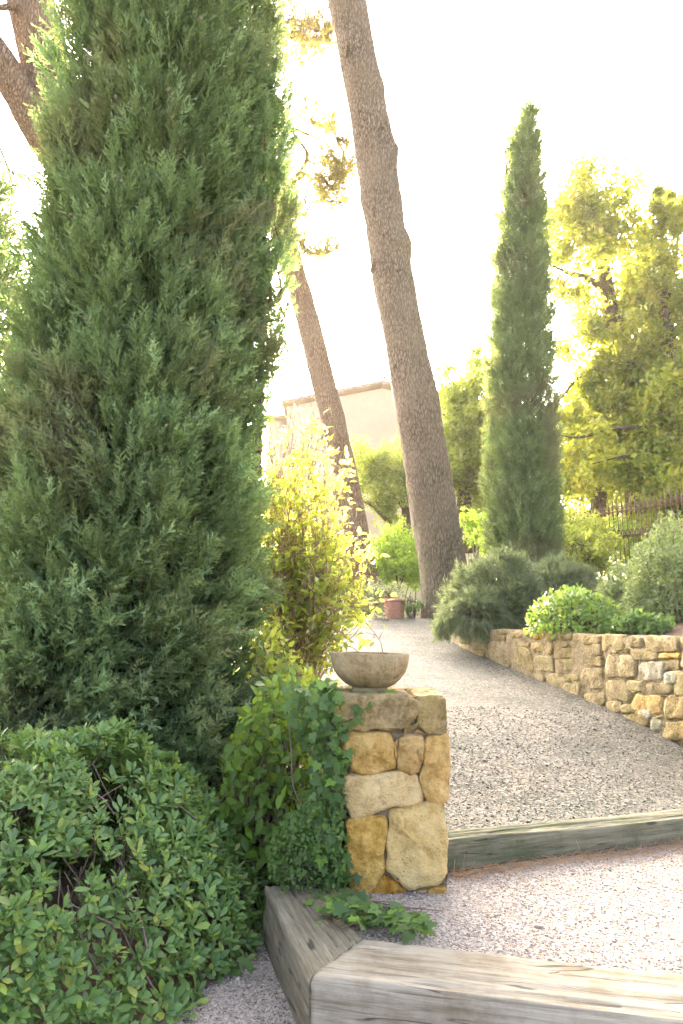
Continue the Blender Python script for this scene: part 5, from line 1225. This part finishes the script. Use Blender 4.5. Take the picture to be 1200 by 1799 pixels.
leaves(ivy, IVY, Pp, yd, Nn, .048 * r_.uniform(.6, 1.25, N), M['ivy'], 300)
b = Bag()
for k in range(14):
    x0 = pl0 - .06 + r_.normal() * .04; P_ = [np.array([x0, PY + r_.uniform(0, .12), 0])]
    for _ in range(5): P_.append(P_[-1] + [r_.normal() * .03, r_.normal() * .02, .13])
    b.add(*tube(P_, np.linspace(.005, .002, 6), 5, 14))
for k in range(6):
    P_ = [G(570, 1580, .015)]
    for _ in range(5): P_.append(P_[-1] + np.array([r_.uniform(.04, .11), r_.normal() * .035 - .02, 0]))
    b.add(*tube(P_, np.linspace(.004, .0015, 6), 5, 14))
b.part('stems', M['twig'], ivy, kind='stuff')

sm = thing('small_leaved_plant', 'bushy fresh green small leaved plant against the pillar foot below the ivy', 'plant', (-.12, 3.08, 0))
pos, r_ = px_leaves([(470, 1490), (500, 1440), (545, 1400), (590, 1410), (606, 1470), (606, 1545), (570, 1580), (510, 1570), (475, 1545)], 2.93, 3.2, 2600, 241)
leaves(sm, leaf_small(.6), pos, r_.normal(size=pos.shape) + [0, -.4, .3], r_.normal(size=pos.shape) * .6 + [0, -.7, .8], .024 * r_.uniform(.6, 1.3, len(pos)), M['smallleaf'])
b = Bag()
for _ in range(60):
    e_ = pos[r_.integers(0, len(pos))]; s_ = np.array([-.1 + r_.normal() * .06, 3.1 + r_.normal() * .03, .0]); b.add(*tube([s_, (s_ + e_) / 2 + r_.normal(size=3) * .03, e_], [.003, .002, .001], 3, 5, cap=False))
b.part('stems', M['twig'], sm, kind='stuff')

# ------------------------------------------------------------------ gravel stones and litter
def pebble_tmpl(seed):
    r = np.random.default_rng(seed); V = np.array([(1, 0, 0), (-1, 0, 0), (0, 1, 0), (0, -1, 0), (0, 0, .7), (0, 0, -.7)], float) * r.uniform(.6, 1.2, (6, 1)) + r.normal(size=(6, 3)) * .12
    return V, [np.array([(0, 2, 4), (2, 1, 4), (1, 3, 4), (3, 0, 4), (2, 0, 5), (1, 2, 5), (3, 1, 5), (0, 3, 5)])]
PEB = [pebble_tmpl(s) for s in range(5)]
def pebbles(name, label, P, size, mat, seed):
    r = np.random.default_rng(seed); n = len(P)
    yd = r.normal(size=(n, 3)) * [1, 1, .25]; zh = np.tile((0, 0, 1.0), (n, 1)) + r.normal(size=(n, 3)) * .3
    bb = multi_scatter(PEB, P, yd, zh, size * np.exp(r.normal(size=n) * .38)); V, F, R = bb.get()
    o = link(name, mesh_np(name, V, F, mat, R)); tag(o, label, 'gravel', kind='stuff')
r_ = np.random.default_rng(251)
q = r_.uniform([-.2, 2.1], [2.4, 4.1], (60000, 2))
lv = fr_dir; nv = np.array([-lv[1], lv[0]])
ok = (((q - cC) @ nv) > 0.0) & (((q - s2a) @ n2) < 0.0) & (((q - cC) @ np.array([dirl[1], -dirl[0]]) / np.linalg.norm(dirl)) < 0.0) | False
ok2 = (((q - cC) @ nv) > 0.0) & (((q - s2a) @ n2) < 0.0) & ((q[:, 0] > cC[0] - .02) | (q[:, 1] > 2.62) & (q[:, 0] > cC[0] + (q[:, 1] - cC[1]) * dirl[0] / dirl[1]))
q = q[ok2][:13000]
pebbles('loose_gravel', 'loose pale pinkish gravel on the terrace between timber steps', np.c_[q, terrace_z(q[:, 0], q[:, 1]) + .001], .0042, M['pebble'], 1)
q = r_.uniform([-.75, 1.9], [.05, 3.0], (9000, 2)); q = q[((q - cA) @ np.array([dirl[1], -dirl[0]])) > 0.02][:5000]
pebbles('loose_gravel', 'loose pale gravel on the lower court beside hedge and timber', np.c_[q, noisy_plane(q[:, 0], q[:, 1], -.19, .006, 3) + .001], .0042, M['pebble'], 2)
q = r_.uniform([0, 3.55], [3.2, 6.0], (10000, 2)); q = q[((q - s2a) @ n2) > .18]
pebbles('loose_gravel', 'loose grey mossy gravel on the sloping path', np.c_[q, path_h(q[:, 0], q[:, 1]) + .001], .0055, M['pebble_dark'], 3)
# pine needles swept against the upper step
def litter(name, label, P, tm, size, mat, seed, flat=.12):
    r = np.random.default_rng(seed); n = len(P)
    V, F, R = scatter(tm, P, r.normal(size=(n, 3)) * [1, 1, flat], np.tile((0, 0, 1.), (n, 1)) + r.normal(size=(n, 3)) * .35, size * r.uniform(.6, 1.3, n))
    o = link(name, mesh_np(name, V, F, mat, R)); tag(o, label, 'litter', kind='stuff')
NDL = (np.array([(-.012, 0, 0), (.012, 0, 0), (.012, 1, .03), (-.012, 1, .03)]), [np.array([(0, 1, 2, 3)])])
u = r_.random(1500) ** 1.3 * 1.9; off = np.abs(r_.normal(size=1500)) * .05
q = s2a + s2d * u[:, None] - n2 * (off + .01)[:, None]
litter('pine_needle_litter', 'dry brown pine needles swept against the mossy upper timber step', np.c_[q, terrace_z(q[:, 0], q[:, 1]) + .006 + .012 * r_.random(1500) * np.exp(-off * 18)], NDL, .07, M['needlelitter'], 5)
q = np.array([G(600 + r_.normal() * 22, 1595 + r_.normal() * 18, .012)[:2] for _ in range(420)])
litter('pine_needle_litter', 'dry brown needles and debris beside the split grey timber', np.c_[q, np.full(420, .028)], NDL, .06, M['needlelitter'], 6)
qq = np.stack([r_.uniform(-1.5, .0, 700), r_.uniform(3.9, 7.4, 700)], 1)
litter('fallen_leaves', 'fallen dry leaves on the bank behind the bowl', np.c_[qq, path_z(qq[:, 1]) + .05 + r_.random(700) * .04], leaf_tmpl(.5, .2, .2, .5), .06, M['litter'], 7, .3)
qq = np.stack([r_.uniform(1.1, 1.4, 14) - .35, r_.uniform(12.55, 12.9, 14)], 1)
litter('fallen_leaves', 'reddish fallen leaves on the bed at the foot of the pine', np.c_[qq, np.full(14, kz + .02)], leaf_tmpl(.5, .2, .2, .5), .08, M['litter'], 8, .3)

# ------------------------------------------------------------------ air
V, F = box((5, 42, 14.5), (150, 110, 35))
m, nt, out = new_mat('haze')
pv = nt.nodes.new('ShaderNodeVolumePrincipled'); pv.inputs['Density'].default_value = 0.0006; pv.inputs['Anisotropy'].default_value = 0.35
pv.inputs['Color'].default_value = (1.0, 0.97, 0.92, 1); nt.links.new(pv.outputs[0], out.inputs['Volume'])
tag(link('haze', mesh_np('haze', V, F, m)), 'thin warm haze filling the air of the garden', 'haze', kind='stuff')

for (px, py, Y) in [(668, 232, 12.1), (684, 300, 12.2), (655, 470, 12.3), (735, 640, 12.5), (610, 90, 11.8)]:
    a = W(px, py, Y); V, F = tube([a + [0, .12, 0], a + [.02, -.12, .03], a + [.03, -.2, .08]], [.06, .04, .025], 8, 6); part('branch_stub', V, F, M['pinebark'], p1, smooth=True)
cone_V, cone_F = lathe([(0, -1), (.6, -.8), (.95, -.2), (.9, .4), (.5, .9), (0, 1)], 10, (0, 0, 0)); cone_me = mesh_np('cone', cone_V * .012, cone_F, mat_plain('cypress_cone', (0.17, 0.15, 0.085), .8, 60, .4, .5), None, True)
for (px, py) in [(203, 170), (352, 32), (214, 318), (202, 310), (125, 378), (112, 750), (296, 158), (96, 130), (150, 560), (292, 748), (330, 470), (80, 640)]:
    o = link('cone', cone_me, r1); o.location = Vector(W(px, py, 3.62).tolist()) - Vector(r1.location)

# small debris on the terrace
r_ = np.random.default_rng(301)
q = np.array([G(r_.uniform(720, 1190), r_.uniform(1500, 1700), 0.0)[:2] for _ in range(60)]); q = q[(((q - cC) @ np.array([-fr_dir[1], fr_dir[0]])) > .03) & (((q - s2a) @ n2) < -.03)]
litter('fallen_leaves', 'scattered brown leaf scraps on the pale terrace gravel', np.c_[q, terrace_z(q[:, 0], q[:, 1]) + .008], leaf_tmpl(.5, .2, .2, .5), .016, M['litter'], 9, .2)
groups = {'cypress_tree': 'cypress trees around the garden path', 'pine_tree': 'tall pines at the top of the path', 'oak_tree': 'oaks beyond the fence', 'timber_beam': 'timber sleepers edging the gravel', 'rosemary_bush': 'rosemary bushes along the wall', 'clipped_hedge': 'hedges at the iron fence', 'background_tree': 'far trees closing the garden', 'laurel_shrub': 'broad leaved shrubs by the pillar', 'bed_shrub': 'low plants beside the pot'}
for o in list(C.objects):
    k = o.name.split('.')[0]
    if o.parent is None and k in groups: o['group'] = groups[k]
